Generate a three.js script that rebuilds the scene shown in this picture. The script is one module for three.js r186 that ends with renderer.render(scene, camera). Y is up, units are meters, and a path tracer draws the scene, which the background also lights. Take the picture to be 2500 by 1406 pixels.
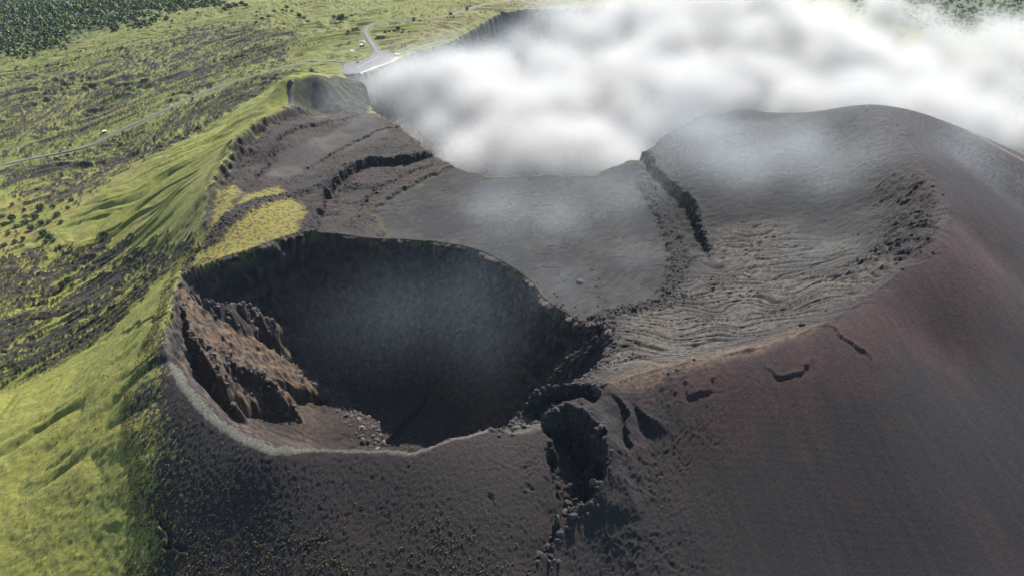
import * as THREE from 'three';
import { Sky } from 'three/addons/objects/Sky.js';
import { mergeGeometries } from 'three/addons/utils/BufferGeometryUtils.js';
import { createNoise2D, createNoise3D } from 'simplex-noise';

// ---------------------------------------------------------------- camera, sky, sun, exposure
const scene = new THREE.Scene();
const camera = new THREE.PerspectiveCamera(40.6, 2500 / 1406, 1, 30000);
camera.position.set(0, 220, 0);
camera.rotation.set(-28 * Math.PI / 180, 0, 0);
const renderer = new THREE.WebGLRenderer({ antialias: true });
renderer.toneMapping = THREE.LinearToneMapping;
renderer.toneMappingExposure = 1.85;
renderer.shadowMap.enabled = true;
const SUN = new THREE.Vector3(0.2, 0.66, -0.72).normalize();
const sky = new Sky();
sky.name = 'sky';
sky.scale.setScalar(20000);
Object.assign(sky.material.uniforms.turbidity, { value: 3 });
Object.assign(sky.material.uniforms.rayleigh, { value: 1.2 });
Object.assign(sky.material.uniforms.mieCoefficient, { value: 0.004 });
sky.material.uniforms.sunPosition.value.copy(SUN);
sky.userData.kind = 'structure';
scene.add(sky);
scene.environmentIntensity = 0.115;
scene.fog = new THREE.FogExp2(0xc8d4dc, 0.00002);
const sun = new THREE.DirectionalLight(new THREE.Color(1.0, 0.94, 0.84), 5.0);
sun.name = 'sun';
sun.position.copy(SUN).multiplyScalar(2000).add(new THREE.Vector3(0, 0, -700));
sun.target.position.set(0, 0, -700);
sun.castShadow = true;
sun.shadow.mapSize.set(4096, 4096);
Object.assign(sun.shadow.camera, { left: -1200, right: 1200, top: 1200, bottom: -1200, near: 100, far: 5000 });
scene.add(sun, sun.target);

// ---------------------------------------------------------------- helpers
function rng(seed) { let a = seed >>> 0; return () => { a = (a + 0x6d2b79f5) | 0; let t = Math.imul(a ^ (a >>> 15), 1 | a); t = (t + Math.imul(t ^ (t >>> 7), 61 | t)) ^ t; return ((t ^ (t >>> 14)) >>> 0) / 4294967296; }; }
const N1 = createNoise2D(rng(11)), N2 = createNoise2D(rng(23)), N3 = createNoise3D(rng(37));
const clamp = (x, a, b) => (x < a ? a : x > b ? b : x), lerp = (a, b, t) => a + (b - a) * t;
const ss = (a, b, x) => { const t = clamp((x - a) / (b - a), 0, 1); return t * t * (3 - 2 * t); };
function fbm(x, y, o = 4, n = N1) { let s = 0, a = 0.5, f = 1; for (let i = 0; i < o; i++) { s += a * n(x * f, y * f); a *= 0.5; f *= 2.03; } return s; }
function ridged(x, y, o = 4, n = N2) { let s = 0, a = 0.5, f = 1; for (let i = 0; i < o; i++) { s += a * (1 - Math.abs(n(x * f, y * f))); a *= 0.5; f *= 2.1; } return s; }
// world points are given as [x, distance ahead, height]; z = -distance
function tag(o, label, category, group) { o.userData.label = label; o.userData.category = category; if (group) o.userData.group = group; return o; }
const taken = {};
function numbered(n) { taken[n] = (taken[n] ?? -1) + 1; return taken[n] ? n + '_' + String(taken[n]).padStart(3, '0') : n; }
function put(o, parent = scene) { o.castShadow = o.receiveShadow = true; parent.add(o); return o; }
function mesh(name, g, m, parent = scene) { const o = new THREE.Mesh(g, m); o.name = name; return put(o, parent); }
const col = (r, g, b) => new THREE.Color().setRGB(r, g, b);

// ---------------------------------------------------------------- the lie of the land: surveyed heights
const CP = [[-205.8,431.4,3.0],[-200.0,442.0,0.0],[-191.9,455.9,-1.0],[-178.6,472.7,-3.0],[-166.8,489.3,-4.0],[-154.0,505.5,-5.0],[-138.5,513.6,-7.0],[-118.1,513.1,-10.0],[-97.4,511.8,-12.0],[-74.3,514.7,-14.0],[-56.6,515.6,-16.0],[-35.5,510.6,-17.0],[-20.4,500.3,-17.0],[-5.7,483.8,-17.0],[5.5,468.1,-17.0],[13.5,453.2,-17.0],[19.5,433.5,-17.0],[25.5,422.9,-17.0],[37.0,406.0,-16.0],[45.6,391.4,-15.0],[54.3,390.4,-10.0],[57.0,370.6,-6.0],[51.7,348.6,-4.0],[42.9,332.0,-2.0],[34.5,319.6,-1.0],[23.7,307.8,0.0],[9.7,301.6,-1.0],[3.5,296.0,-4.0],[-1.9,287.4,-5.0],[-9.3,281.9,-3.0],[-18.2,273.8,0.0],[-26.9,269.7,1.0],[-37.0,262.8,1.0],[-43.8,260.2,1.0],[-52.7,261.5,1.0],[-70.4,262.0,1.0],[-82.7,262.3,1.0],[-96.0,259.5,2.0],[-102.9,259.5,2.0],[-115.3,265.7,2.0],[-129.2,275.5,2.0],[-144.8,289.2,3.0],[-157.6,303.9,4.0],[-166.8,317.6,4.0],[-180.1,340.0,4.0],[-189.1,363.2,5.0],[-191.7,376.7,5.0],[-200.4,407.8,4.0],[-59.1,239.7,-12.0],[-56.5,217.4,-24.0],[-8.5,241.8,-14.0],[0.0,220.9,-28.0],[-110.6,241.8,-14.0],[-106.6,220.9,-28.0],[-172.7,258.3,-30.0],[-164.5,233.4,-42.0],[-231.4,249.4,-60.0],[-260.2,300.6,-57.0],[-316.2,389.1,-72.0],[-231.9,314.4,-42.0],[-188.9,309.2,-12.0],[-192.3,349.5,-2.0],[-269.5,382.6,-52.0],[-254.5,409.3,-40.0],[-250.3,450.5,-34.0],[-223.6,441.8,-14.0],[-347.8,437.2,-84.0],[-396.4,517.5,-90.0],[-461.4,628.5,-92.0],[-335.3,497.5,-78.0],[-366.2,588.8,-84.0],[-302.6,560.0,-58.0],[-240.2,494.0,-22.0],[-493.1,726.9,-90.0],[-433.8,688.1,-82.0],[-353.6,629.1,-72.0],[-251.8,530.0,-26.0],[-225.2,510.4,-4.0],[-297.9,618.1,-36.0],[-382.7,717.9,-60.0],[-453.2,769.2,-80.0],[-347.8,764.6,-38.0],[-281.0,681.9,-14.0],[-404.0,795.1,-62.0],[-289.4,777.1,-16.0],[-350.3,840.8,-40.0],[-275.2,852.9,-2.0],[-242.9,667.5,8.0],[-239.3,616.2,5.0],[-233.4,565.0,3.0],[-221.0,513.5,1.0],[-237.0,724.3,10.0],[-228.8,782.3,8.0],[-204.7,580.7,-3.0],[-166.7,510.4,-4.0],[-226.0,652.8,-4.0],[-193.6,637.2,-6.0],[-180.7,744.2,-6.0],[-147.5,786.9,-6.0],[-110.7,761.3,-7.0],[-85.1,711.6,-8.0],[-137.6,678.7,-9.0],[-162.8,593.7,-8.0],[-124.1,638.8,-14.0],[-127.6,562.6,-13.0],[-92.4,670.7,-14.0],[-73.0,702.4,-13.0],[-235.0,830.2,30.0],[-259.7,836.5,12.0],[-208.5,851.5,26.0],[-194.7,900.1,14.0],[-214.5,824.9,0.0],[-174.6,843.7,-5.0],[-315.5,949.1,-22.0],[-261.9,988.0,0.0],[-81.1,572.2,-17.0],[-51.4,610.3,-18.0],[0.0,649.7,-18.0],[54.1,649.7,-18.0],[90.6,654.7,-16.0],[0.0,544.6,-19.0],[62.4,544.6,-19.0],[42.4,481.4,-19.0],[67.2,451.2,-19.0],[103.0,544.6,-19.0],[127.3,558.1,-18.0],[124.3,510.6,-17.0],[43.6,425.5,-17.0],[78.4,419.3,-15.0],[125.9,678.0,-3.0],[137.3,637.2,-6.0],[149.7,564.6,-7.0],[143.1,500.3,-9.0],[174.0,738.1,8.0],[141.1,704.9,2.0],[223.9,749.9,18.0],[240.4,735.0,12.5],[199.8,750.1,7.0],[251.0,722.0,15.0],[178.0,651.1,4.0],[174.1,564.1,0.0],[200.0,603.4,6.0],[124.1,469.3,-13.0],[91.1,406.4,-12.0],[70.4,367.4,-8.0],[156.5,491.3,-8.0],[192.0,518.2,-1.0],[234.4,561.5,11.0],[265.0,605.9,19.0],[288.5,630.5,32.0],[243.7,641.6,18.0],[315.0,675.6,42.0],[289.8,681.7,36.0],[274.1,704.7,26.0],[206.9,476.2,-1.0],[175.7,422.6,-1.0],[223.9,454.6,9.0],[254.3,512.4,14.0],[152.5,426.7,-6.0],[116.6,381.8,-6.0],[137.5,375.1,-2.0],[159.7,375.6,3.0],[83.7,343.1,-3.0],[117.3,343.2,2.0],[43.7,310.8,1.0],[62.6,318.8,2.0],[79.5,323.7,4.0],[92.3,327.0,5.0],[111.4,330.7,7.0],[131.2,336.0,9.0],[150.2,344.0,11.0],[162.4,348.5,13.0],[179.3,360.9,14.0],[198.9,377.9,16.0],[221.3,395.0,20.0],[239.1,404.2,22.0],[258.0,420.1,25.0],[272.3,446.1,27.0],[286.2,475.1,29.0],[292.1,503.8,31.0],[298.8,536.0,33.0],[306.3,567.4,35.0],[314.6,604.8,38.0],[316.6,641.4,41.0],[312.1,669.1,43.0],[357.3,671.0,36.0],[392.6,650.1,24.0],[426.8,622.0,8.0],[403.4,572.1,-10.0],[374.5,575.0,6.0],[316.2,424.8,-5.0],[298.6,448.2,12.0],[268.6,330.5,-28.0],[234.3,358.9,-8.0],[190.5,308.5,-11.5],[231.4,249.4,-60.0],[164.2,288.0,-20.0],[197.0,266.6,-38.0],[119.1,260.4,-32.0],[151.7,240.5,-50.0],[78.5,235.2,-44.0],[84.6,276.1,-22.0],[44.4,252.1,-24.0],[43.0,231.6,-40.0],[57.2,287.7,-10.0],[107.7,301.2,-6.0],[139.6,302.5,-7.0],[26.7,259.0,-14.0],[-218.8,1001.2,-5.0],[-184.1,950.9,-5.0],[-165.4,868.3,-6.0],[-136.7,813.4,-7.0],[-107.0,764.7,-8.0],[-83.9,717.8,-10.0],[-64.3,690.5,-13.0],[-44.4,670.9,-16.0],[-21.9,658.5,-17.0],[0.0,659.2,-18.0],[25.7,664.5,-18.0],[54.8,660.2,-18.0],[73.3,662.4,-18.0],[93.8,682.1,-16.0],[110.2,693.5,-14.0],[119.0,694.6,-12.0],[142.2,711.3,2.0],[181.5,755.3,8.0],[235.9,848.5,-20.0],[280.3,890.4,-28.0],[312.5,945.1,-26.0],[350.7,1132.4,-16.0],[348.0,1409.0,-4.0],[251.5,1432.7,6.0],[164.6,1429.1,12.0],[107.3,1429.1,12.0],[35.8,1429.1,12.0],[-21.1,1399.2,11.0],[-63.9,1261.4,6.0],[-90.5,1183.2,3.0],[-122.5,1138.0,0.0],[-143.8,1119.4,-2.0],[-159.5,1064.9,-3.0],[-188.2,1005.9,-4.0],[-194.2,1074.8,-4.0],[-211.4,1046.2,-6.0],[-160.0,1133.7,-2.0],[-192.0,1173.4,-1.0],[-229.7,1215.9,-6.0],[-242.5,1121.2,-8.0],[-132.0,1306.4,6.0],[-72.4,1448.4,14.0],[-235.3,1330.8,2.0],[-183.4,1466.1,8.0],[104.6,1498.3,14.0],[0.0,1498.3,14.0],[-636.1,924.8,-100.0],[-526.1,974.7,-76.0],[-418.1,1060.4,-42.0],[-312.6,1097.1,-17.0],[-470.5,1015.8,-58.0],[-370.1,1092.4,-30.0],[-536.4,835.8,-96.0],[-462.5,885.9,-84.0],[-595.3,1058.4,-84.0],[-387.6,969.7,-48.0],[-881.9,1350.3,-96.0],[-754.2,1391.5,-70.0],[-633.5,1461.3,-48.0],[-498.7,1522.3,-22.0],[-466.3,1702.1,-10.0],[-927.2,1950.2,-62.0],[-1384.4,2213.0,-100.0],[-322.6,1265.0,-12.0],[-440.4,1218.8,-34.0],[-156.3,1568.9,8.0],[-1500.0,1500.0,-110.0],[-2500.0,3000.0,-130.0],[0.0,2600.0,-30.0],[1800.0,3000.0,-120.0],[1300.0,1600.0,-90.0],[800.0,1000.0,-62.0],[560.0,760.0,-45.0],[620.0,520.0,-60.0],[480.0,330.0,-90.0],[420.0,200.0,-110.0],[120.0,100.0,-90.0],[-100.0,90.0,-85.0],[-400.0,120.0,-115.0],[-600.0,300.0,-108.0],[-900.0,600.0,-100.0],[-1000.0,900.0,-105.0],[-3000.0,800.0,-130.0],[3000.0,1000.0,-130.0],[-1500.0,6500.0,-150.0],[1500.0,6500.0,-150.0],[6000.0,5000.0,-150.0],[-6000.0,5000.0,-150.0],[450.0,1150.0,-50.0],[600.0,1400.0,-60.0],[300.0,1700.0,-10.0]];
const C2 = 144, NP = CP.length;
const WT = (() => {
  const n = NP + 3, A = Array.from({ length: n }, () => new Float64Array(n + 1));
  for (let i = 0; i < NP; i++) {
    for (let j = 0; j < NP; j++) A[i][j] = Math.sqrt((CP[i][0] - CP[j][0]) ** 2 + (CP[i][1] - CP[j][1]) ** 2 + C2) - (i === j ? 1 : 0);
    A[i][NP] = A[NP][i] = 1; A[i][NP + 1] = A[NP + 1][i] = CP[i][0] / 1000; A[i][NP + 2] = A[NP + 2][i] = CP[i][1] / 1000;
    A[i][n] = CP[i][2];
  }
  for (let k = 0; k < n; k++) {
    let p = k; for (let i = k + 1; i < n; i++) if (Math.abs(A[i][k]) > Math.abs(A[p][k])) p = i;
    [A[k], A[p]] = [A[p], A[k]];
    for (let i = k + 1; i < n; i++) { const f = A[i][k] / A[k][k]; if (f) for (let j = k; j <= n; j++) A[i][j] -= f * A[k][j]; }
  }
  const w = new Float64Array(n);
  for (let i = n - 1; i >= 0; i--) { let s = A[i][n]; for (let j = i + 1; j < n; j++) s -= A[i][j] * w[j]; w[i] = s / A[i][i]; }
  return w;
})();
const CX = Float64Array.from(CP, (p) => p[0]), CD = Float64Array.from(CP, (p) => p[1]);
function base(x, d) { let s = WT[NP] + WT[NP + 1] * x / 1000 + WT[NP + 2] * d / 1000; for (let i = 0; i < NP; i++) { const a = x - CX[i], b = d - CD[i]; s += WT[i] * Math.sqrt(a * a + b * b + C2); } return s; }
const RIM = [[-205.8,431.4,3.0,9.0,50.0,0.0],[-200.0,442.0,0.0,9.0,50.0,0.0],[-191.9,455.9,-1.0,9.0,50.0,0.0],[-178.6,472.7,-3.0,8.0,60.0,0.0],[-166.8,489.3,-4.0,8.0,60.0,0.0],[-154.0,505.5,-5.0,8.0,60.0,0.0],[-138.5,513.6,-7.0,8.0,60.0,0.0],[-118.1,513.1,-10.0,8.0,60.0,0.0],[-97.4,511.8,-12.0,8.0,60.0,0.0],[-74.3,514.7,-14.0,8.0,60.0,0.0],[-56.6,515.6,-16.0,8.0,60.0,0.0],[-35.5,510.6,-17.0,8.0,60.0,0.0],[-20.4,500.3,-17.0,8.0,60.0,0.0],[-5.7,483.8,-17.0,8.0,60.0,0.0],[5.5,468.1,-17.0,8.0,60.0,0.0],[13.5,453.2,-17.0,8.0,60.0,0.0],[19.5,433.5,-17.0,8.0,60.0,0.0],[25.5,422.9,-17.0,8.0,60.0,0.0],[37.0,406.0,-16.0,8.0,60.0,0.0],[45.6,391.4,-15.0,8.0,60.0,0.0],[54.3,390.4,-10.0,8.0,60.0,0.0],[57.0,370.6,-6.0,8.0,60.0,0.0],[51.7,348.6,-4.0,8.0,60.0,0.0],[42.9,332.0,-2.0,8.0,60.0,0.0],[34.5,319.6,-1.0,8.0,60.0,0.0],[23.7,307.8,0.0,8.0,60.0,0.0],[9.7,301.6,-1.0,8.0,60.0,0.0],[3.5,296.0,-4.0,8.0,60.0,0.0],[-1.9,287.4,-5.0,8.0,60.0,0.0],[-9.3,281.9,-3.0,24.0,40.0,1.7],[-18.2,273.8,0.0,24.0,40.0,1.7],[-26.9,269.7,1.0,24.0,40.0,1.7],[-37.0,262.8,1.0,24.0,40.0,1.7],[-43.8,260.2,1.0,24.0,40.0,1.7],[-52.7,261.5,1.0,24.0,40.0,1.7],[-70.4,262.0,1.0,24.0,40.0,1.7],[-82.7,262.3,1.0,24.0,40.0,1.7],[-96.0,259.5,2.0,24.0,40.0,4.2],[-102.9,259.5,2.0,24.0,40.0,4.2],[-115.3,265.7,2.0,24.0,40.0,4.2],[-129.2,275.5,2.0,24.0,40.0,4.2],[-144.8,289.2,3.0,18.0,36.0,4.5],[-157.6,303.9,4.0,18.0,36.0,4.5],[-166.8,317.6,4.0,18.0,36.0,4.5],[-180.1,340.0,4.0,7.0,44.0,0.6],[-189.1,363.2,5.0,7.0,44.0,0.6],[-191.7,376.7,5.0,7.0,44.0,0.6],[-200.4,407.8,4.0,7.0,44.0,0.6]], SAN = [[-218.8,1001.2,-5.0],[-184.1,950.9,-5.0],[-165.4,868.3,-6.0],[-136.7,813.4,-7.0],[-107.0,764.7,-8.0],[-83.9,717.8,-10.0],[-64.3,690.5,-13.0],[-44.4,670.9,-16.0],[-21.9,658.5,-17.0],[0.0,659.2,-18.0],[25.7,664.5,-18.0],[54.8,660.2,-18.0],[73.3,662.4,-18.0],[93.8,682.1,-16.0],[110.2,693.5,-14.0],[119.0,694.6,-12.0],[120.8,693.5,-3.0],[142.2,711.3,2.0],[170.2,738.1,6.0],[181.5,755.3,8.0],[235.9,848.5,-20.0],[280.3,890.4,-28.0],[312.5,945.1,-26.0],[350.7,1132.4,-16.0],[348.0,1409.0,-4.0],[251.5,1432.7,6.0],[164.6,1429.1,12.0],[107.3,1429.1,12.0],[35.8,1429.1,12.0],[-21.1,1399.2,11.0],[-63.9,1261.4,6.0],[-90.5,1183.2,3.0],[-122.5,1138.0,0.0],[-143.8,1119.4,-2.0],[-159.5,1064.9,-3.0],[-188.2,1005.9,-4.0]], RIDGE = [[43.7,310.8,1.0],[62.6,318.8,2.0],[79.5,323.7,4.0],[92.3,327.0,5.0],[111.4,330.7,7.0],[131.2,336.0,9.0],[150.2,344.0,11.0],[162.4,348.5,13.0],[179.3,360.9,14.0],[198.9,377.9,16.0],[221.3,395.0,20.0],[239.1,404.2,22.0],[258.0,420.1,25.0],[272.3,446.1,27.0],[286.2,475.1,29.0],[292.1,503.8,31.0],[298.8,536.0,33.0],[306.3,567.4,35.0],[314.6,604.8,38.0],[316.6,641.4,41.0],[312.1,669.1,43.0]];
const SCARPS = [{"L":20,"w":9.0,"pts":[[-204.7,469.7,-1.0,1.0],[-220.1,513.5,1.0,4.0],[-232.7,565.0,3.0,10.0],[-239.3,616.2,5.0,15.0],[-244.0,671.0,8.0,18.0],[-237.7,727.0,10.0,18.0],[-226.7,782.3,8.0,13.0],[-209.8,806.7,4.0,5.0]]},{"L":16,"w":2.2,"pts":[[-139.3,508.6,-8.0,2.0],[-146.2,542.5,-8.0,6.0],[-150.9,587.2,-9.0,9.0],[-149.2,625.1,-9.0,10.0],[-144.2,654.2,-9.0,10.0],[-129.8,676.4,-9.0,10.0],[-108.0,680.3,-8.0,10.0],[-93.9,687.3,-8.0,9.0],[-78.2,699.3,-8.0,5.0]]},{"L":14,"w":1.6,"pts":[[120.1,704.1,-8.0,9.0],[124.3,642.8,-8.0,10.0],[134.9,603.8,-9.0,11.0],[141.1,567.8,-10.0,12.0],[139.2,533.9,-11.0,11.0],[137.0,501.2,-12.0,9.0],[136.7,483.2,-12.0,2.0]]},{"L":10,"w":2.5,"pts":[[-107.0,533.2,-14.0,1.0],[-109.1,575.9,-15.0,3.0],[-99.3,611.9,-15.0,4.0],[-75.8,651.9,-15.0,4.0],[-48.8,682.6,-15.0,2.0]]},{"L":21,"w":3.0,"pts":[[18.2,293.3,0.0,7.0],[29.4,289.4,0.0,18.0],[36.5,281.8,0.0,22.0],[40.9,272.9,0.0,21.0],[41.7,265.0,0.0,15.0],[33.7,255.0,0.0,8.0],[24.3,245.3,0.0,6.0],[17.0,235.3,0.0,5.0],[8.3,223.4,0.0,4.0]]},{"L":11,"w":1.8,"pts":[[2.3,293.8,-4.0,4.0],[9.7,298.8,-3.0,11.0],[19.5,302.3,-2.0,13.0],[31.6,306.8,-1.0,12.0],[42.6,309.5,0.0,4.0]]},{"L":9,"w":1.4,"pts":[[60.6,301.8,0.0,1.0],[63.0,297.3,0.0,5.0],[66.8,292.3,0.0,6.0],[66.9,288.5,0.0,1.0]]},{"L":8,"w":1.4,"pts":[[47.2,306.3,0.0,1.0],[52.1,296.1,0.0,4.0],[56.1,287.4,0.0,5.0],[56.3,279.3,0.0,4.0],[53.1,275.8,0.0,1.0]]},{"L":5,"w":0.9,"pts":[[124.4,321.4,0.0,0.5],[131.6,317.0,0.0,1.5],[135.3,315.3,0.0,1.6],[144.9,321.7,0.0,1.2],[147.5,323.9,0.0,0.5]]},{"L":5,"w":0.9,"pts":[[81.7,312.5,0.0,0.5],[86.9,307.5,0.0,1.6],[96.1,309.6,0.0,1.6],[100.9,314.5,0.0,0.5]]},{"L":5,"w":0.9,"pts":[[162.7,347.3,0.0,1.0],[170.5,342.0,0.0,1.6],[177.0,334.9,0.0,1.6],[181.3,327.5,0.0,0.6]]},{"L":6,"w":1.2,"pts":[[-242.6,411.0,0.0,1.0],[-216.9,390.8,0.0,3.0],[-197.8,378.8,0.0,2.0],[-192.3,375.2,0.0,1.0]]},{"L":12,"w":2.5,"pts":[[110.0,427.1,-12.0,2.0],[87.8,415.8,-13.0,4.0],[72.6,406.4,-12.0,5.0],[65.9,402.2,-11.0,6.0]]},{"L":10,"w":2,"pts":[[-255.2,1098.8,-9.0,1.0],[-281.6,1114.4,-10.0,3.0],[-300.6,1096.1,-14.0,3.0],[-320.6,1083.8,-18.0,1.0]]},{"L":14,"w":3,"pts":[[246.6,452.9,0.0,2.0],[229.7,435.6,0.0,6.0],[213.6,425.2,0.0,8.0],[198.6,416.2,0.0,6.0],[187.0,415.3,0.0,2.0]]},{"L":5,"w":1,"pts":[[-137.0,230.3,0.0,1.0],[-140.6,233.3,0.0,4.0],[-147.9,242.3,0.0,4.0],[-152.4,247.8,0.0,1.0]]},{"L":9,"w":2.5,"pts":[[-208.9,583.3,-4.0,2.0],[-212.8,631.6,-4.0,4.0],[-214.5,690.1,-5.0,5.0],[-207.2,737.4,-6.0,5.0],[-189.1,783.9,-6.0,4.0],[-163.5,830.7,-6.0,2.0]]},{"L":7,"w":2,"pts":[[-120.1,538.5,-13.0,1.0],[-120.8,588.4,-13.0,3.0],[-111.7,626.7,-14.0,3.0],[-91.4,661.9,-14.0,3.0],[-71.2,681.9,-14.0,1.0]]},{"L":7,"w":2,"pts":[[-183.8,640.0,-7.0,1.0],[-167.1,678.5,-7.0,3.0],[-149.8,727.5,-7.0,3.0],[-131.6,764.1,-7.0,3.0],[-105.8,790.4,-7.0,1.0]]}];
const FINS = [{"sl":1.2,"sr":2.6,"warm":1,"pts":[[-201.9,413.5,1.0],[-191.4,392.4,-4.0],[-180.7,374.4,-11.0],[-172.7,368.5,-19.0],[-165.6,365.6,-30.0],[-161.9,362.6,-42.0]]},{"sl":1.2,"sr":2.6,"warm":1,"pts":[[-167.0,386.8,-32.0],[-159.8,385.0,-36.0],[-150.5,390.4,-44.0],[-144.9,390.4,-53.0],[-140.0,389.8,-62.0]]},{"sl":1.1,"sr":2.4,"warm":1,"pts":[[-187.5,416.3,-9.0],[-180.4,424.5,-17.0],[-174.0,444.6,-27.0],[-165.1,445.9,-37.0],[-162.2,444.1,-46.0]]},{"sl":1.5,"sr":2.4,"warm":0,"pts":[[55.3,375.9,-6.0],[44.5,378.7,-15.0],[33.4,381.5,-28.0],[23.3,387.4,-42.0]]}];
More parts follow.
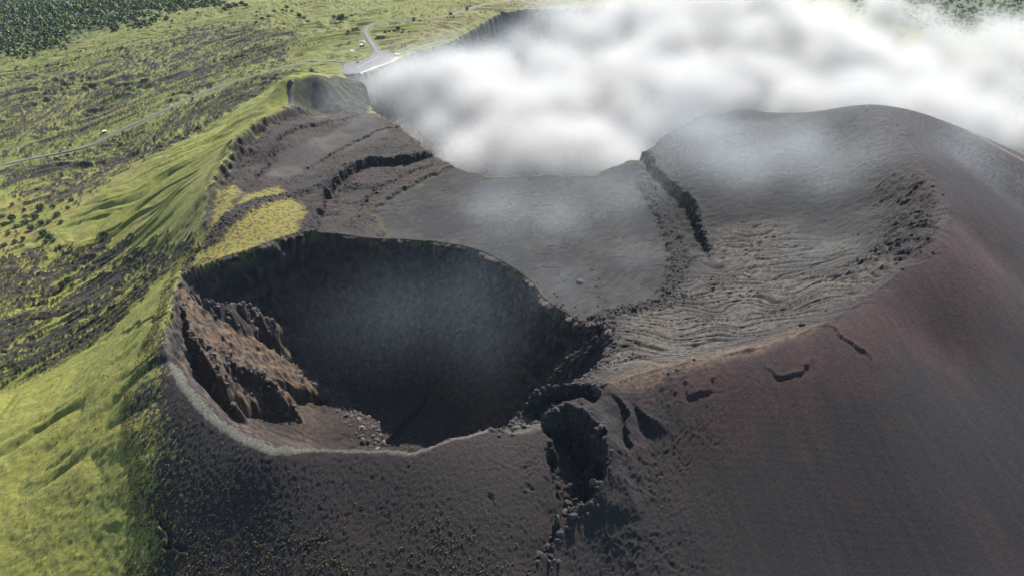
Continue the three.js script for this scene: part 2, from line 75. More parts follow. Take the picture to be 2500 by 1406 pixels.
const REG = {"lavaflow":[[-487.2,672.7],[-416.2,653.1],[-366.7,641.1],[-271.9,553.6],[-223.0,493.5],[-214.3,469.1],[-233.1,476.9],[-255.4,461.0],[-269.3,431.5],[-301.3,422.0],[-333.6,415.6],[-440.4,442.4],[-621.4,691.0]],"upperlava":[[-606.3,873.6],[-513.3,777.8],[-447.4,776.2],[-433.3,857.2],[-361.6,870.1],[-315.4,948.6],[-295.9,1013.7],[-265.6,1045.1],[-342.6,1078.8],[-416.9,1023.4],[-494.3,963.9],[-582.1,922.3],[-623.0,902.3]],"plainlava":[[-733.4,845.6],[-644.0,938.8],[-533.7,991.2],[-433.3,1070.3],[-325.0,1144.6],[-345.3,1305.0],[-450.1,1460.7],[-566.4,1536.0],[-640.5,1479.1],[-736.8,1434.3],[-828.4,1388.7],[-1057.8,1296.5]],"moss":[[-203.0,462.6],[-207.0,501.6],[-207.3,540.4],[-204.4,579.7],[-189.8,596.9],[-168.7,571.4],[-153.5,530.2],[-157.6,497.4],[-170.2,481.6],[-179.6,445.0]],"moss2":[[-219.7,491.2],[-229.1,538.7],[-230.7,564.8],[-224.3,594.0],[-211.3,572.1],[-207.1,530.8],[-200.0,492.2],[-190.7,446.0]],"terrace":[[-200.4,456.1],[-213.3,502.9],[-215.8,557.4],[-231.1,647.1],[-225.4,709.7],[-221.0,774.9],[-166.5,847.4],[-92.6,783.7],[-49.8,700.3],[-73.3,663.2],[-95.3,634.1],[-108.9,585.3],[-105.0,531.2],[-67.0,503.1],[-133.8,492.5],[-163.8,460.8]],"ashA":[[-204.9,610.9],[-212.3,654.8],[-198.1,687.2],[-180.6,743.4],[-163.9,807.0],[-136.2,795.7],[-116.9,746.6],[-136.8,720.3],[-162.3,692.4],[-175.8,651.3],[-190.6,625.9]],"platform":[[-108.5,572.0],[-98.5,605.5],[-75.2,645.1],[-49.2,689.1],[0.0,690.6],[87.8,695.8],[114.2,710.2],[122.0,651.5],[126.1,570.2],[129.6,495.6],[110.3,454.2],[83.3,418.4],[52.6,391.2],[32.3,408.7],[7.8,433.5],[-19.5,473.2],[-56.8,487.5],[-83.7,498.1]],"slopegreen":[[-218.9,490.7],[-335.7,608.3],[-402.1,648.5],[-439.0,690.1],[-453.1,769.2],[-433.3,857.2],[-361.6,870.1],[-319.1,926.7],[-243.3,832.4],[-227.2,787.4],[-242.2,741.1],[-248.2,683.7],[-242.9,620.9],[-234.6,561.3],[-222.1,511.2]],"cone":[[-230.9,479.3],[-207.4,413.5],[-197.2,377.5],[-196.0,349.2],[-193.6,328.8],[-188.4,308.9],[-180.7,292.8],[-171.9,275.2],[-165.1,258.9],[-162.0,243.6],[-158.0,220.7],[-138.1,162.2],[7.2,159.7],[209.2,172.9],[443.1,480.0],[559.9,693.6],[528.0,875.7],[459.3,985.4],[253.6,730.3],[180.1,766.9],[119.4,706.3],[86.3,407.1],[45.4,390.4],[-11.4,373.5],[-106.1,396.0]],"red":[[77.0,307.4],[91.6,323.6],[130.4,333.0],[161.3,346.3],[203.1,376.8],[241.1,403.0],[274.3,443.1],[313.7,467.8],[306.5,418.4],[260.6,366.6],[201.9,340.8],[167.6,317.2],[143.7,302.7],[115.7,291.2],[96.3,290.8]],"caldera":[[-201.8,457.6],[-217.7,512.6],[-234.6,604.2],[-240.6,664.8],[-234.1,720.8],[-226.0,779.3],[-165.9,843.9],[-89.9,799.4],[-50.9,717.7],[0.0,695.9],[87.8,695.8],[114.7,713.8],[124.3,643.0],[141.4,569.0],[135.6,491.3],[86.3,407.1],[36.1,392.7],[0.0,430.8],[-70.3,482.8],[-150.5,471.0],[-172.7,426.0]],"backcone":[[170,715],[228,710],[300,640],[340,610],[427,580],[580,600],[650,820],[450,960],[300,960],[180,800]],"hillface":[[-232.2,829.0],[-230.2,836.0],[-203.9,870.3],[-207.1,994.8],[-166.7,908.2],[-157.4,846.0],[-221.9,787.2],[-227.4,796.6]],"shelf":[[-4.7,283.1,-4.0],[3.8,291.6,-4.0],[11.5,292.2,-4.0],[19.2,294.6,-3.0],[17.0,287.6,-4.0],[7.5,283.7,-4.0],[-0.9,280.8,-4.0]],"hollow":[[16.6,287.0],[28.5,290.2],[37.3,280.4],[41.2,267.5],[34.0,259.0],[23.7,251.6],[17.6,255.3],[15.0,271.0]],"bowl":[[44.5,381.2],[61.1,402.1],[100.7,430.9],[130.4,473.6],[152.4,521.3],[192.0,518.2],[221.0,459.5],[221.5,406.5],[192.1,377.3],[161.1,357.4],[128.4,346.2],[93.8,333.2],[63.5,324.5],[46.6,319.1]],"tan":[[44.0,313.6],[50.8,320.5],[72.1,327.4],[94.2,334.8],[127.4,343.0],[152.0,349.3],[162.6,350.3],[132.3,332.6],[91.3,322.0],[73.9,313.8],[53.4,309.1]],"forest":[[-1278.3,1495.4],[-971.8,1509.7],[-930.6,1552.0],[-856.3,1550.9],[-872.7,1653.1],[-789.5,1700.8],[-791.3,1813.2],[-704.1,1803.7],[-652.4,1899.3],[-528.4,1937.8],[-1084.3,4068.9],[-3608.2,4513.5]],"forestR":[[2202.5,5384.7],[765.5,1791.1],[859.3,1608.4],[1163.4,1693.8],[3555.6,5473.2]],"dryhill":[[-188.4,1148.9],[-147.7,1154.1],[-81.8,1238.9],[-34.3,1362.4],[36.4,1455.3],[186.1,1490.1],[211.9,1706.0],[-38.1,1530.2],[-119.6,1402.4],[-155.7,1281.2]],"greencone":[[-229.2,476.7],[-189.7,375.0],[-185.6,341.3],[-183.9,317.4],[-175.6,292.2],[-162.8,262.6],[-156.9,246.3],[-150.0,218.7],[-130.3,161.5],[-289.7,243.6],[-440.4,442.4],[-338.4,422.8],[-293.5,419.1],[-261.6,428.8],[-246.9,456.7]],"parking":[[-222.1,1012.8,-5.0],[-220.9,1034.2,-5.0],[-226.6,1064.1,-5.0],[-217.4,1079.6,-5.0],[-199.4,1082.5,-4.5],[-195.7,1112.5,-4.0],[-198.4,1144.3,-3.5],[-193.1,1144.3,-3.5],[-180.3,1133.0,-3.0],[-164.1,1107.6,-3.0],[-156.6,1093.9,-3.0],[-163.9,1057.0,-3.5],[-176.2,1029.6,-4.0],[-193.5,1005.8,-5.0],[-208.8,1003.5,-5.0]]};
const ROADS = {"low":[[-698.3,864.0],[-656.8,907.7],[-636.8,926.2],[-610.5,935.7],[-570.9,942.1],[-535.7,947.3],[-519.5,959.5],[-505.8,978.6],[-484.9,995.2],[-459.8,1017.5],[-435.1,1042.9],[-409.3,1068.4],[-379.0,1083.1],[-346.8,1093.2],[-314.3,1103.7],[-281.3,1111.9],[-256.2,1103.1],[-229.2,1082.2]],"up":[[-190.3,1125.9],[-197.7,1151.5],[-208.0,1190.2],[-222.7,1242.5],[-231.3,1272.3],[-234.7,1293.4],[-234.0,1313.8],[-227.7,1334.4],[-213.4,1342.9],[-179.5,1343.8],[-142.7,1348.8],[-110.4,1373.1],[-84.6,1407.3],[-51.1,1462.9],[-7.6,1515.3],[39.0,1570.1]],"hill":[[-228.9,793.1,8.5],[-229.3,800.0,16.0],[-231.4,810.0,22.0],[-233.0,815.6,27.0],[-234.7,823.4,29.0],[-233.9,828.0,30.5],[-231.3,828.0,30.5]],"trackA":[[-228.1,1256.6],[-255.5,1291.2],[-291.6,1340.0],[-323.2,1392.0],[-360.2,1460.5],[-398.6,1543.6],[-433.3,1620.7],[-467.7,1674.5],[-527.7,1797.5]],"trackB":[[-168.2,1129.8],[-176.3,1146.7],[-178.2,1165.3],[-176.5,1192.9],[-164.1,1216.3],[-151.8,1245.1]],"trackC":[[538.6,932.2],[398.5,657.2],[413.2,638.4],[429.2,626.1],[449.4,620.2]],"trackD":[[-401.5,1418.0],[-375.7,1401.7],[-341.2,1376.7],[-308.0,1352.9]]};
function boxOf(pts, m) { return [Math.min(...pts.map((p) => p[0])) - m, Math.max(...pts.map((p) => p[0])) + m, Math.min(...pts.map((p) => p[1])) - m, Math.max(...pts.map((p) => p[1])) + m]; }
const inBox = (b, x, d) => x > b[0] && x < b[1] && d > b[2] && d < b[3];
const near = { dist: 0, side: 1, t: 0, k: 0, f: 0, end: false };
// nearest point on a line: distance, side (+1 = right of travel), arc length
function nearLine(pts, x, d, closed = false) {
  let best = 1e18, run = 0; const n = pts.length, m = closed ? n : n - 1;
  for (let i = 0; i < m; i++) {
    const a = pts[i], b = pts[(i + 1) % n], ex = b[0] - a[0], ed = b[1] - a[1], l2 = ex * ex + ed * ed, l = Math.sqrt(l2);
    const f0 = ((x - a[0]) * ex + (d - a[1]) * ed) / l2, f = f0 < 0 ? 0 : f0 > 1 ? 1 : f0, qx = x - a[0] - ex * f, qd = d - a[1] - ed * f, q = qx * qx + qd * qd;
    if (q < best) { best = q; near.k = i; near.f = f; near.t = run + l * f; near.side = ex * (d - a[1]) - ed * (x - a[0]) > 0 ? -1 : 1; near.end = !closed && ((i === 0 && f0 < 0) || (i === m - 1 && f0 > 1)); }
    run += l;
  }
  near.dist = Math.sqrt(best);
  return near;
}
const at = (pts, c) => lerp(pts[near.k][c], pts[(near.k + 1) % pts.length][c], near.f);
function sdPoly(pts, x, d) { // negative inside
  let inside = false; const n = pts.length; let best = 1e18;
  for (let i = 0, j = n - 1; i < n; j = i++) {
    const a = pts[i], b = pts[j], ex = b[0] - a[0], ed = b[1] - a[1], f = clamp(((x - a[0]) * ex + (d - a[1]) * ed) / (ex * ex + ed * ed), 0, 1), qx = x - a[0] - ex * f, qd = d - a[1] - ed * f;
    best = Math.min(best, qx * qx + qd * qd);
    if ((a[1] > d) !== (b[1] > d) && x < ((b[0] - a[0]) * (d - a[1])) / (b[1] - a[1]) + a[0]) inside = !inside;
  }
  return inside ? -Math.sqrt(best) : Math.sqrt(best);
}
for (const s of SCARPS) s.box = boxOf(s.pts, s.L + 1);
for (const s of FINS) s.box = boxOf(s.pts, 60);
const rimBox = boxOf(RIM, 40), sanBox = boxOf(SAN, 60), ridgeBox = boxOf(RIDGE, 120);
const regBox = {}; for (const k in REG) regBox[k] = boxOf(REG[k], 45);
// 1 inside a region, 0 outside, the edge frayed over `soft` metres
function inside(k, x, d, soft, fray = 0) { if (!inBox(regBox[k], x, d)) return 0; return 1 - ss(-soft, soft, sdPoly(REG[k], x, d) + fray); }
const roadBox = {}; for (const k in ROADS) roadBox[k] = boxOf(ROADS[k], 25);
const CREST = SCARPS[0].pts, crestBox = boxOf(CREST, 260);

const G = {};   // what the last survey point was made of, read by the colours
function survey(x, d) {
  let h = base(x, d);
  const wx = x + 3 * N1(x / 14, d / 14), wd = d + 3 * N1(x / 14 + 70, d / 14);
  G.cliff = 0; G.pit = -99; G.san = -99; G.rimT = 0; G.fin = 0; G.finSide = 0; G.rub = 0; G.gul = 0; G.ridge = 0; G.lava = 0; G.crestS = -1;
  // scarps
  for (const s of SCARPS) {
    if (!inBox(s.box, x, d)) continue;
    nearLine(s.pts, wx, wd);
    if (near.dist > s.L) continue;
    const drop = at(s.pts, 3) * (near.end ? 1 - near.dist / s.L : 1), q = near.dist * near.side, jw = s.w > 5 ? 0.8 : Math.min(s.w, 2.4), jag = (0.5 * jw) * N2(near.t / 4, 3) + 0.25 * jw * N2(near.t / 1.6, 9) + (s.w > 5 ? 1.2 * N1(x / 9, d / 9) : 0);
    const sh = ss(-s.w * 0.5, s.w * 0.8, q + jag);
    h += drop * (ss(-s.L, s.L, q) - sh);
    G.cliff = Math.max(G.cliff, sh * (1 - sh) * 4 * ss(1, 4, drop));
  }
  // the green flank: gullies run down from the crest
  if (inBox(crestBox, x, d)) {
    nearLine(CREST, x, d);
    if (near.side < 0 && near.dist < 250) {
      G.crestS = near.dist;
      const t = near.t + 10 * N1(x / 70, d / 70) + 0.12 * near.dist, g = Math.abs(N2(t / 34, near.dist / 260)) * 0.8 + 0.3 * Math.abs(N2(t / 13, near.dist / 160 + 9));
      const a = ss(12, 60, near.dist) * (1 - ss(150, 220, near.dist));
      h += a * (g - 0.35) * 6.5; G.gul = a * g;
    }
  }
  // the ridge of the right hand cone
  if (inBox(ridgeBox, x, d)) {
    nearLine(RIDGE, x, d);
    const e = at(RIDGE, 2), q = near.dist * near.side; G.ridT = near.t; G.ridD = near.dist;
    if (!near.end) {
      const spur = Math.max(0.7, 1 + 0.5 * N2(near.t / 11, 5) + 0.35 * N2(near.t / 4.5, near.dist / 30)), up = ss(150, 230, near.t) * (1 - ss(330, 400, near.t));
      const crest = e + 1.2 * N1(near.t / 16, 8) * Math.exp(-near.dist / 5) - near.dist * (q > 0 ? 0.64 : lerp(0.5, 0.95 * spur, up));
      if (crest > h) h = lerp(h, crest, 0.9 * (1 - ss(12, 28, near.dist)));
      G.ridge = Math.exp(-near.dist / 14) ; G.ridgeQ = q; G.up = up;
      if (q < 0) h -= up * ss(2, 10, near.dist) * (1 - ss(25, 55, near.dist)) * (1.8 * (0.5 + N2(near.t / 8 + near.dist * 0.03 + 0.8 * N1(x / 14, d / 14), near.dist / 40)) + 2.6 * (ridged(x / 19, d / 11, 4) - 0.62) + 1.2 * fbm(x / 3, d / 3, 2));
    }
  }
  // the smoking pit
  if (inBox(sanBox, x, d)) {
    const s = -sdPoly(SAN, x + 2.5 * N1(x / 18, d / 18) + 1.2 * N1(x / 6, d / 6), d + 2.5 * N1(x / 18 + 40, d / 18));
    G.san = s;
    if (s > 0) { h -= 70 * ss(0, 16, s) + 120 * ss(14, 120, s) + (s < 40 ? 2.5 * N2(x / 9, d / 9) * ss(0, 8, s) : 0); }
  }
  // the dry pit
  if (inBox(rimBox, x, d)) {
    const inn = sdPoly(RIM, x, d);
    nearLine(RIM, x, d, true);
    let s = inn < 0 ? near.dist : -near.dist;
    G.rimT = near.t; G.rimK = near.k;
    const w1 = at(RIM, 3), d1 = at(RIM, 4), e = at(RIM, 2), bw = at(RIM, 5), nearSide = bw > 0.3;
    s += (nearSide ? 1.0 : 0.9) * (N2(near.t / 9, 2) * 0.7 + N2(near.t / 3, 4) * 0.4) * ss(0, 6, Math.abs(s)) + 0.3 * N1(near.t / 3, 6);
    G.pit = s; G.nearSide = nearSide; G.bench = bw;
    if (s > 0) {
      const bench = bw * (1 + 0.3 * N1(near.t / 14, 1)), u = s - bench;
      let dep = 0.35 * bw * ss(0, bench + 0.01, s);
      if (u > 0) dep += d1 * (u < w1 ? u / w1 : 1) + Math.max(0, Math.min(1, (u - w1) / (nearSide ? 62 : 48))) * (96 - d1);
      const fade = ss(0, 60, s);
      h = lerp(h, e, ss(0, 25, s)) - dep + (s > 6 ? 0.9 * fbm(x / 9, d / 9) * (u < w1 + 4 ? 2.2 : 0.7) + 2.2 * N1(x / 45, d / 45) * fade : 0);
      for (const f of FINS) {
        if (!inBox(f.box, x, d)) continue;
        nearLine(f.pts, x + 1.6 * N1(x / 11, d / 11) + 0.6 * N1(x / 4, d / 4), d + 1.6 * N1(x / 11 + 9, d / 11) + 0.6 * N1(x / 4, d / 4 + 7));
        const rise = at(f.pts, 2) + 1.3 * N1(x / 6, d / 6 + 4) - near.dist * (near.side > 0 ? f.sr : f.sl) + (near.end ? -near.dist * 1.2 : 0);
        if (rise > h) { h = rise; G.fin = f.warm ? 1 : 2; G.finSide = near.side; }
      }
      if (G.fin) h += 1.3 * (ridged(x / 9, d / 9, 3) - 0.6) + 0.5 * fbm(x / 1.8, d / 1.8, 2);
    }
  }
  if (inBox(regBox.hollow, x, d)) { const hs = -sdPoly(REG.hollow, wx, wd) + 5 * fbm(x / 8, d / 8, 3); if (hs > 0) { h -= 7 * ss(0, 3.6, hs) - 1.6 * ss(0, 3, hs) * fbm(x / 4, d / 4, 3); G.cliff = Math.max(G.cliff, 0.8 * ss(0, 1, hs)); } }
  // ---- what covers it
  const f8 = fbm(x / 26, d / 26, 3), soft = 7 * f8;
  G.ridT ??= 0; const onRoad = roadWeight(x, d), hillF = inside('hillface', x, d, 3, 0.5 * soft); G.hillF = hillF;
  const lavaW = Math.max(1.15 * inside('lavaflow', x, d, 16, 16 * f8), 1.05 * inside('upperlava', x, d, 14, 16 * f8), 0.72 * inside('plainlava', x, d, 30, 40 * f8)) * (1 - ss(-1, 4, G.pit));
  const cald = inside('caldera', x, d, 2.5, 0.3 * soft), terr0 = Math.max(inside('terrace', x, d, 4, soft), cald), ashA = inside('ashA', x, d, 5, 1.2 * soft), moss = Math.max(inside('moss', x, d, 3, soft), inside('moss2', x, d, 3, soft));
  const plat = inside('platform', x, d, 5, soft), terr = terr0 * (1 - plat), bowl = inside('bowl', x, d, 14, soft);
  const cone = Math.max(inside('cone', x, d, 2, 0), inside('backcone', x, d, 12, soft)), gcone = inside('greencone', x, d, 20, 0);
  const open = (1 - ss(-2, 1, G.pit)) * (1 - ss(-2, 2, G.san));
  const wild = 1 - Math.max(terr0, plat); G.terr = terr * open; G.ashA = ashA * open; G.moss = moss * open; G.plat = plat * open; G.bowl = bowl * open; G.cone = cone; G.coneC = cone > 0 && cone < 1 ? cone : cone; G.coneSd = inBox(regBox.cone, x, d) ? sdPoly(REG.cone, x, d) : 99; if (x > 100 && inBox(regBox.backcone, x, d)) G.coneSd = Math.min(G.coneSd, sdPoly(REG.backcone, x, d) + 10 * f8); G.gcone = gcone; G.onRoad = onRoad; G.f8 = f8;
  const flat = 1 - onRoad;
  // old lava with grass in the hollows: long, torn slabs lying along the flow
  if (!cone && wild > 0 && d < 3200) {
    const ang = 0.42 + 0.4 * N1(x / 320, d / 320 + 3), ca = Math.cos(ang), sa = Math.sin(ang), a = (x * ca + d * sa), b = (-x * sa + d * ca);
    const far = ss(500, 1500, d), sc = lerp(1, 1.7, far);
    const wa = a + 9 * N1(a / 40, b / 26), wb = b + 6 * N1(a / 30 + 5, b / 20);
    const r = 0.62 * (1 - Math.abs(N2(wa / (48 * sc), wb / (10 * sc)))) + 0.25 * (1 - Math.abs(N1(wa / (22 * sc), wb / (6 * sc)))) + 0.13 * N2(x / 3.4, d / 3.4), big = fbm(a / 190, b / 60 + 20, 3), cover = clamp(lavaW + 0.16 * wild * (G.crestS > 0 && G.crestS < 190 ? 0 : 1), 0, 1);
    const thr = lerp(0.93, 0.5, cover) - 0.36 * big, l = ss(thr, thr + 0.05, r) * (G.crestS > 0 && G.crestS < 175 && lavaW < 0.3 ? 0.0 : 1) * wild * open * (1 - gcone) * flat;
    G.lava = l; G.rr = r;
    h += l * (1.3 + 1.5 * (r - thr) * sc) * lerp(1, 1.3, far) + (1 - l) * 0.5 * fbm(x / 9, d / 9, 3) * wild * flat + 3.0 * sc * fbm(a / 75, b / 34, 3) * (1 - gcone) * wild * flat * open * (G.crestS > 0 && G.crestS < 175 ? 0.3 : 1);
    if (l > 0) h += l * (0.5 * fbm(x / 2.6, d / 2.6, 2) + 0.9 * fbm(x / 7, d / 5, 2));
  }
  if (G.terr > 0) {
    const rough = G.terr * (1 - 0.92 * G.ashA) * (1 - 0.6 * G.moss) * (0.45 + 0.9 * ss(-0.2, 0.3, fbm(x / 30 + 2, d / 22, 2)));
    h += rough * (3.0 * ridged(x / 9, d / 6, 4) - 1.7 + 0.8 * fbm(x / 2.4, d / 2.4, 2)) + G.moss * 0.55 * ridged(x / 4, d / 4, 3);
    const fl = nearFlow(x, d); G.flow = fl * G.terr; h += G.flow * (1.0 + 1.6 * ridged(x / 3.2, d / 3.2, 2));
  } else G.flow = 0;
  if (G.plat > 0) { const ck = 1 - ss(0, 0.035, Math.abs(N2((x + 6 * N1(x / 20, d / 20)) / 55, d / 24))); G.crack = ck; h += G.plat * (0.2 * fbm(x / 16, d / 12, 3) + 0.12 * fbm(x / 2.5, d / 2.5, 2) - 0.7 * ck); const lv = nearLevee(x, d); G.levee = lv; h += G.plat * lv * (1.2 + 2.6 * ridged(x / 3.5, d / 3.5, 2)); } else G.levee = 0;
  if (G.bowl > 0) {
    const ex = x + 5 * N1(x / 40, d / 40), ed = d + 7 * N1(x / 45 + 5, d / 45), a = ex * 0.97 - ed * 0.22, b = ex * 0.22 + ed * 0.97;
    const q = Math.abs(N2(a / 95, b / 8.5) + 0.22 * N1(a / 30, b / 4)), q2 = Math.abs(N1(a / 42, b / 3.6)) + 0.2 * ss(0, 0.4, fbm(x / 40, d / 40, 2));
    G.rill = G.bowl * Math.max(1 - ss(0, 0.13, q), 0.5 * (1 - ss(0, 0.11, q2)));
    h += G.bowl * (1.6 * Math.min(q, 0.5) - 1.3 * G.rill + 0.22 * fbm(x / 2.4, d / 2.4, 2) + 0.4 * fbm(a / 30, b / 6, 2));
  } else G.rill = 0;
  if (cone) {
    const k = cone * open, out = ss(-25, 10, -G.pit);
    // crust on the outer slope: lumps torn open along the fall line
    const lump = ridged(x / 5.5, d / 4.2, 3), clod = fbm(x / 1.7, d / 1.7, 2), west = 1 - ss(60, 150, x + 0.2 * (330 - d));
    const rough = k * west * (1 - gcone) * (1 - G.bowl) * (1 - G.plat) * (G.ridgeQ < 0 && inBox(ridgeBox, x, d) && G.ridge > 0.02 ? 0.4 : 1);
    const torn = ss(0.05, 0.5, fbm(x / 38 + 3, d / 30, 3) + 0.55 * (1 - Math.abs(x - 70) / 70)) * rough * (d < 340 ? 1 : 0);
    h += rough * (0.42 * clod + 0.4 * lump + 0.35 * fbm(x / 3.6, d / 3.6, 2)) + torn * 1.5 * (ridged((x + 5 * N1(x / 13, d / 13)) / 9, (d + 4 * N1(x / 11 + 4, d / 11)) / 6, 4) - 0.58);
    G.rough = rough; G.torn = torn;
    h += k * (1 - west) * (0.2 * fbm(x / 1.5, d / 1.5, 2) + 0.12 * N1((x + 0.35 * d) / 9, (d - 0.3 * x) / 90));
    if (inBox(ridgeBox, x, d) && G.ridgeQ < 0) h += k * (1 - G.bowl) * (1 - G.plat) * 1.3 * (ridged(x / 24, d / 15, 4) - 0.5);
  } else { G.rough = 0; G.torn = 0; }
  if (gcone) h += gcone * open * (0.4 * fbm(x / 7, d / 7, 3) + 0.45 * N1(x / 30, d / 18));
  G.onlyRoad = onRoad;
  return h;
}
const FLOW = [[-222.5, 466], [-205, 497], [-197, 530], [-190, 560], [-170, 590], [-150, 615], [-120, 625]], flowBox = boxOf(FLOW, 20);
function nearFlow(x, d) { if (!inBox(flowBox, x, d)) return 0; nearLine(FLOW, x, d); return 1 - ss(4, 8, near.dist + 3 * N1(x / 7, d / 7)); }
const LEVEE = [[113, 625], [120, 560], [118, 500], [108, 452], [96, 425], [70, 410], [52, 400]], leveeBox = boxOf(LEVEE, 20);
function nearLevee(x, d) { if (!inBox(leveeBox, x, d)) return 0; nearLine(LEVEE, x, d); return 1 - ss(3, 8, near.dist + 4 * N1(x / 8, d / 8)); }
function roadWeight(x, d) { let w = 0; for (const [k, r] of [['low', 7], ['up', 7], ['hill', 3]]) if (inBox(roadBox[k], x, d)) { nearLine(ROADS[k], x, d); w = Math.max(w, 1 - ss(r * 0.6, r * 1.6, near.dist)); } if (inBox(regBox.parking, x, d)) w = Math.max(w, 1 - ss(0, 8, sdPoly(REG.parking, x, d))); return w; }

// ---------------------------------------------------------------- what the ground is made of (base colours only)
const C = {
  cinder: [0.026, 0.0195, 0.0172], cinder2: [0.017, 0.014, 0.0132], red: [0.068, 0.0265, 0.0225], flank: [0.0265, 0.017, 0.0162], ash: [0.062, 0.055, 0.046], ashDark: [0.0215, 0.02, 0.0187], ashLight: [0.14, 0.117, 0.09],
  lava: [0.022, 0.0175, 0.016], lavaBrown: [0.047, 0.032, 0.026], rock: [0.035, 0.028, 0.0255], tan: [0.18, 0.12, 0.073], orange: [0.25, 0.135, 0.058], moss: [0.245, 0.21, 0.034], mossDark: [0.12, 0.11, 0.028],
  grass: [0.24, 0.245, 0.042], grassDry: [0.29, 0.25, 0.055], grassDark: [0.115, 0.13, 0.034], lush: [0.185, 0.235, 0.03], dry: [0.29, 0.2, 0.075], lime: [0.275, 0.285, 0.036], wood: [0.06, 0.09, 0.03], strip: [0.125, 0.118, 0.09], dirt: [0.11, 0.095, 0.075],
};
const c = [0, 0, 0];
const mixTo = (t, k) => { if (k <= 0) return; if (k > 1) k = 1; for (let i = 0; i < 3; i++) c[i] += (t[i] - c[i]) * k; };
function cover(x, d, slope) {
  const g1 = fbm(x / 5, d / 5, 3), g2 = fbm(x / 60 + 9, d / 60, 3), g3 = N1(x / 1.9, d / 1.9), g4 = fbm(x / 150, d / 150 + 30, 3), f8 = G.f8;
  for (let i = 0; i < 3; i++) c[i] = C.grass[i];
  mixTo(C.grassDry, ss(-0.25, 0.35, g2 + 0.4 * g1)); mixTo(C.grassDark, 0.75 * ss(0.0, 0.5, fbm(x / 34, d / 22 + 50, 3) + 0.5 * g1)); mixTo(C.lush, 0.6 * ss(0.1, 0.45, g4 + 0.3 * g1));
  mixTo(C.dry, 0.7 * inside('dryhill', x, d, 20, 20 * f8) + 0.35 * ss(0.15, 0.5, fbm(x / 240 + 5, d / 240, 2)) * ss(950, 1200, d));
  if (G.crestS > 0) { mixTo(C.lime, 0.7 * ss(5, 30, G.crestS) * (1 - ss(140, 200, G.crestS))); mixTo(C.mossDark, ss(0.35, 0.7, slope) * 0.3 * ss(0.1, 0.4, g1 + 0.3)); }
  const far = ss(1300, 2000, d + 0.25 * x); mixTo(C.lush, 0.4 * ss(780, 980, d)); mixTo(C.grassDark, 0.28 * ss(780, 980, d) * (G.crestS > 0 && G.crestS < 190 ? 0 : 1) + 0.2 * far);
  const wood = Math.max(inside('forest', x, d, 60, 90 * f8), inside('forestR', x, d, 60, 60 * f8)); mixTo(C.wood, wood);
  mixTo(C.lava, G.lava); mixTo(C.lavaBrown, G.lava * 0.3 * ss(-0.1, 0.4, g1)); mixTo(C.mossDark, G.lava * 0.4 * ss(0.18, 0.35, g3 * 0.5 + g1));
  if (G.gcone > 0) { mixTo(C.lime, G.gcone * 0.6); mixTo(C.lush, G.gcone * 0.2 * ss(-0.1, 0.4, g2)); mixTo(C.grassDry, G.gcone * 0.6 * ss(0, 0.4, g1 + 0.2 * N1(x / 20, d / 20))); }
  if (G.terr > 0) {
    mixTo(C.lavaBrown, G.terr); mixTo(C.lava, G.terr * 0.9 * ss(-0.1, 0.3, g1 + 0.3 * g3)); mixTo(C.tan, 0.22 * G.terr * ss(0.2, 0.5, g3 + fbm(x / 12 + 30, d / 8, 2))); mixTo(C.ashDark, G.terr * 0.5 * ss(0.05, 0.3, g2));
    mixTo(C.ash, 0.9 * G.ashA * (1 - 0.5 * ss(0.1, 0.3, g1))); mixTo(C.ashLight, 0.4 * G.ashA * ss(0.05, 0.35, g2));
    mixTo(C.moss, G.moss * ss(-0.42, -0.1, g1 + 0.35 * g3)); mixTo(C.lava, 0.95 * G.flow * ss(-0.4, 0.1, g1 + 0.3));
  }
  if (G.hillF > 0) { mixTo(C.lava, G.hillF * 0.97); mixTo(C.grassDark, G.hillF * 0.4 * ss(0.0, 0.3, fbm(x / 9, d / 9 + 40, 3) + 0.12)); mixTo(C.lavaBrown, 0.4 * G.hillF * ss(0.1, 0.4, g1)); }
  if (G.cone > 0) {
    const k = 1 - ss(-1.5, 1.5, G.coneSd + (x < 60 ? 9 + 20 * g1 + 9 * g3 + 14 * f8 : 0));
    mixTo(C.cinder, k); mixTo(C.cinder2, k * 0.7 * ss(-0.05, 0.4, g1 + 0.25 * g3)); mixTo(C.flank, k * ss(90, 170, x));
    if (inBox(ridgeBox, x, d) && G.ridgeQ > 0) { const tr = N2(G.ridT / 2.6, G.ridD / 120) * 0.6 + N2(G.ridT / 7, G.ridD / 200 + 4) * 0.5; mixTo(C.cinder2, k * 0.55 * ss(0.05, 0.5, tr)); mixTo(C.lavaBrown, k * 0.3 * ss(0.1, 0.55, -tr)); }
    mixTo(C.red, k * inside('red', x, d, 22, 26 * f8) * (0.85 + 0.3 * g1)); mixTo(C.red, 0.22 * k * ss(0.15, 0.45, g2 + 0.3 * f8));
  }
  if (G.cone > 0 && G.ridgeQ < 0 && inBox(ridgeBox, x, d)) { mixTo(C.ashDark, 0.85); mixTo(C.ash, 0.4 * ss(0.0, 0.35, g2 + 0.3 * g1)); mixTo(C.red, 0.45 * G.ridge); }
  if (G.plat > 0) { mixTo(C.ashDark, G.plat); mixTo(C.ash, G.plat * 0.7 * ss(-0.15, 0.35, 0.6 * g2 + 0.5 * fbm((x + d) / 30, (d - x) / 9 + 12, 4) + 0.35 * ss(470, 380, d))); mixTo(C.cinder2, 0.6 * G.plat * (G.crack ?? 0)); mixTo(C.cinder2, 0.6 * G.plat * ss(0.25, 0.42, fbm((x + d) / 18 + 6, (d - x) / 5, 4))); mixTo(C.lava, G.plat * G.levee * ss(-0.3, 0.2, g1 + 0.2)); }
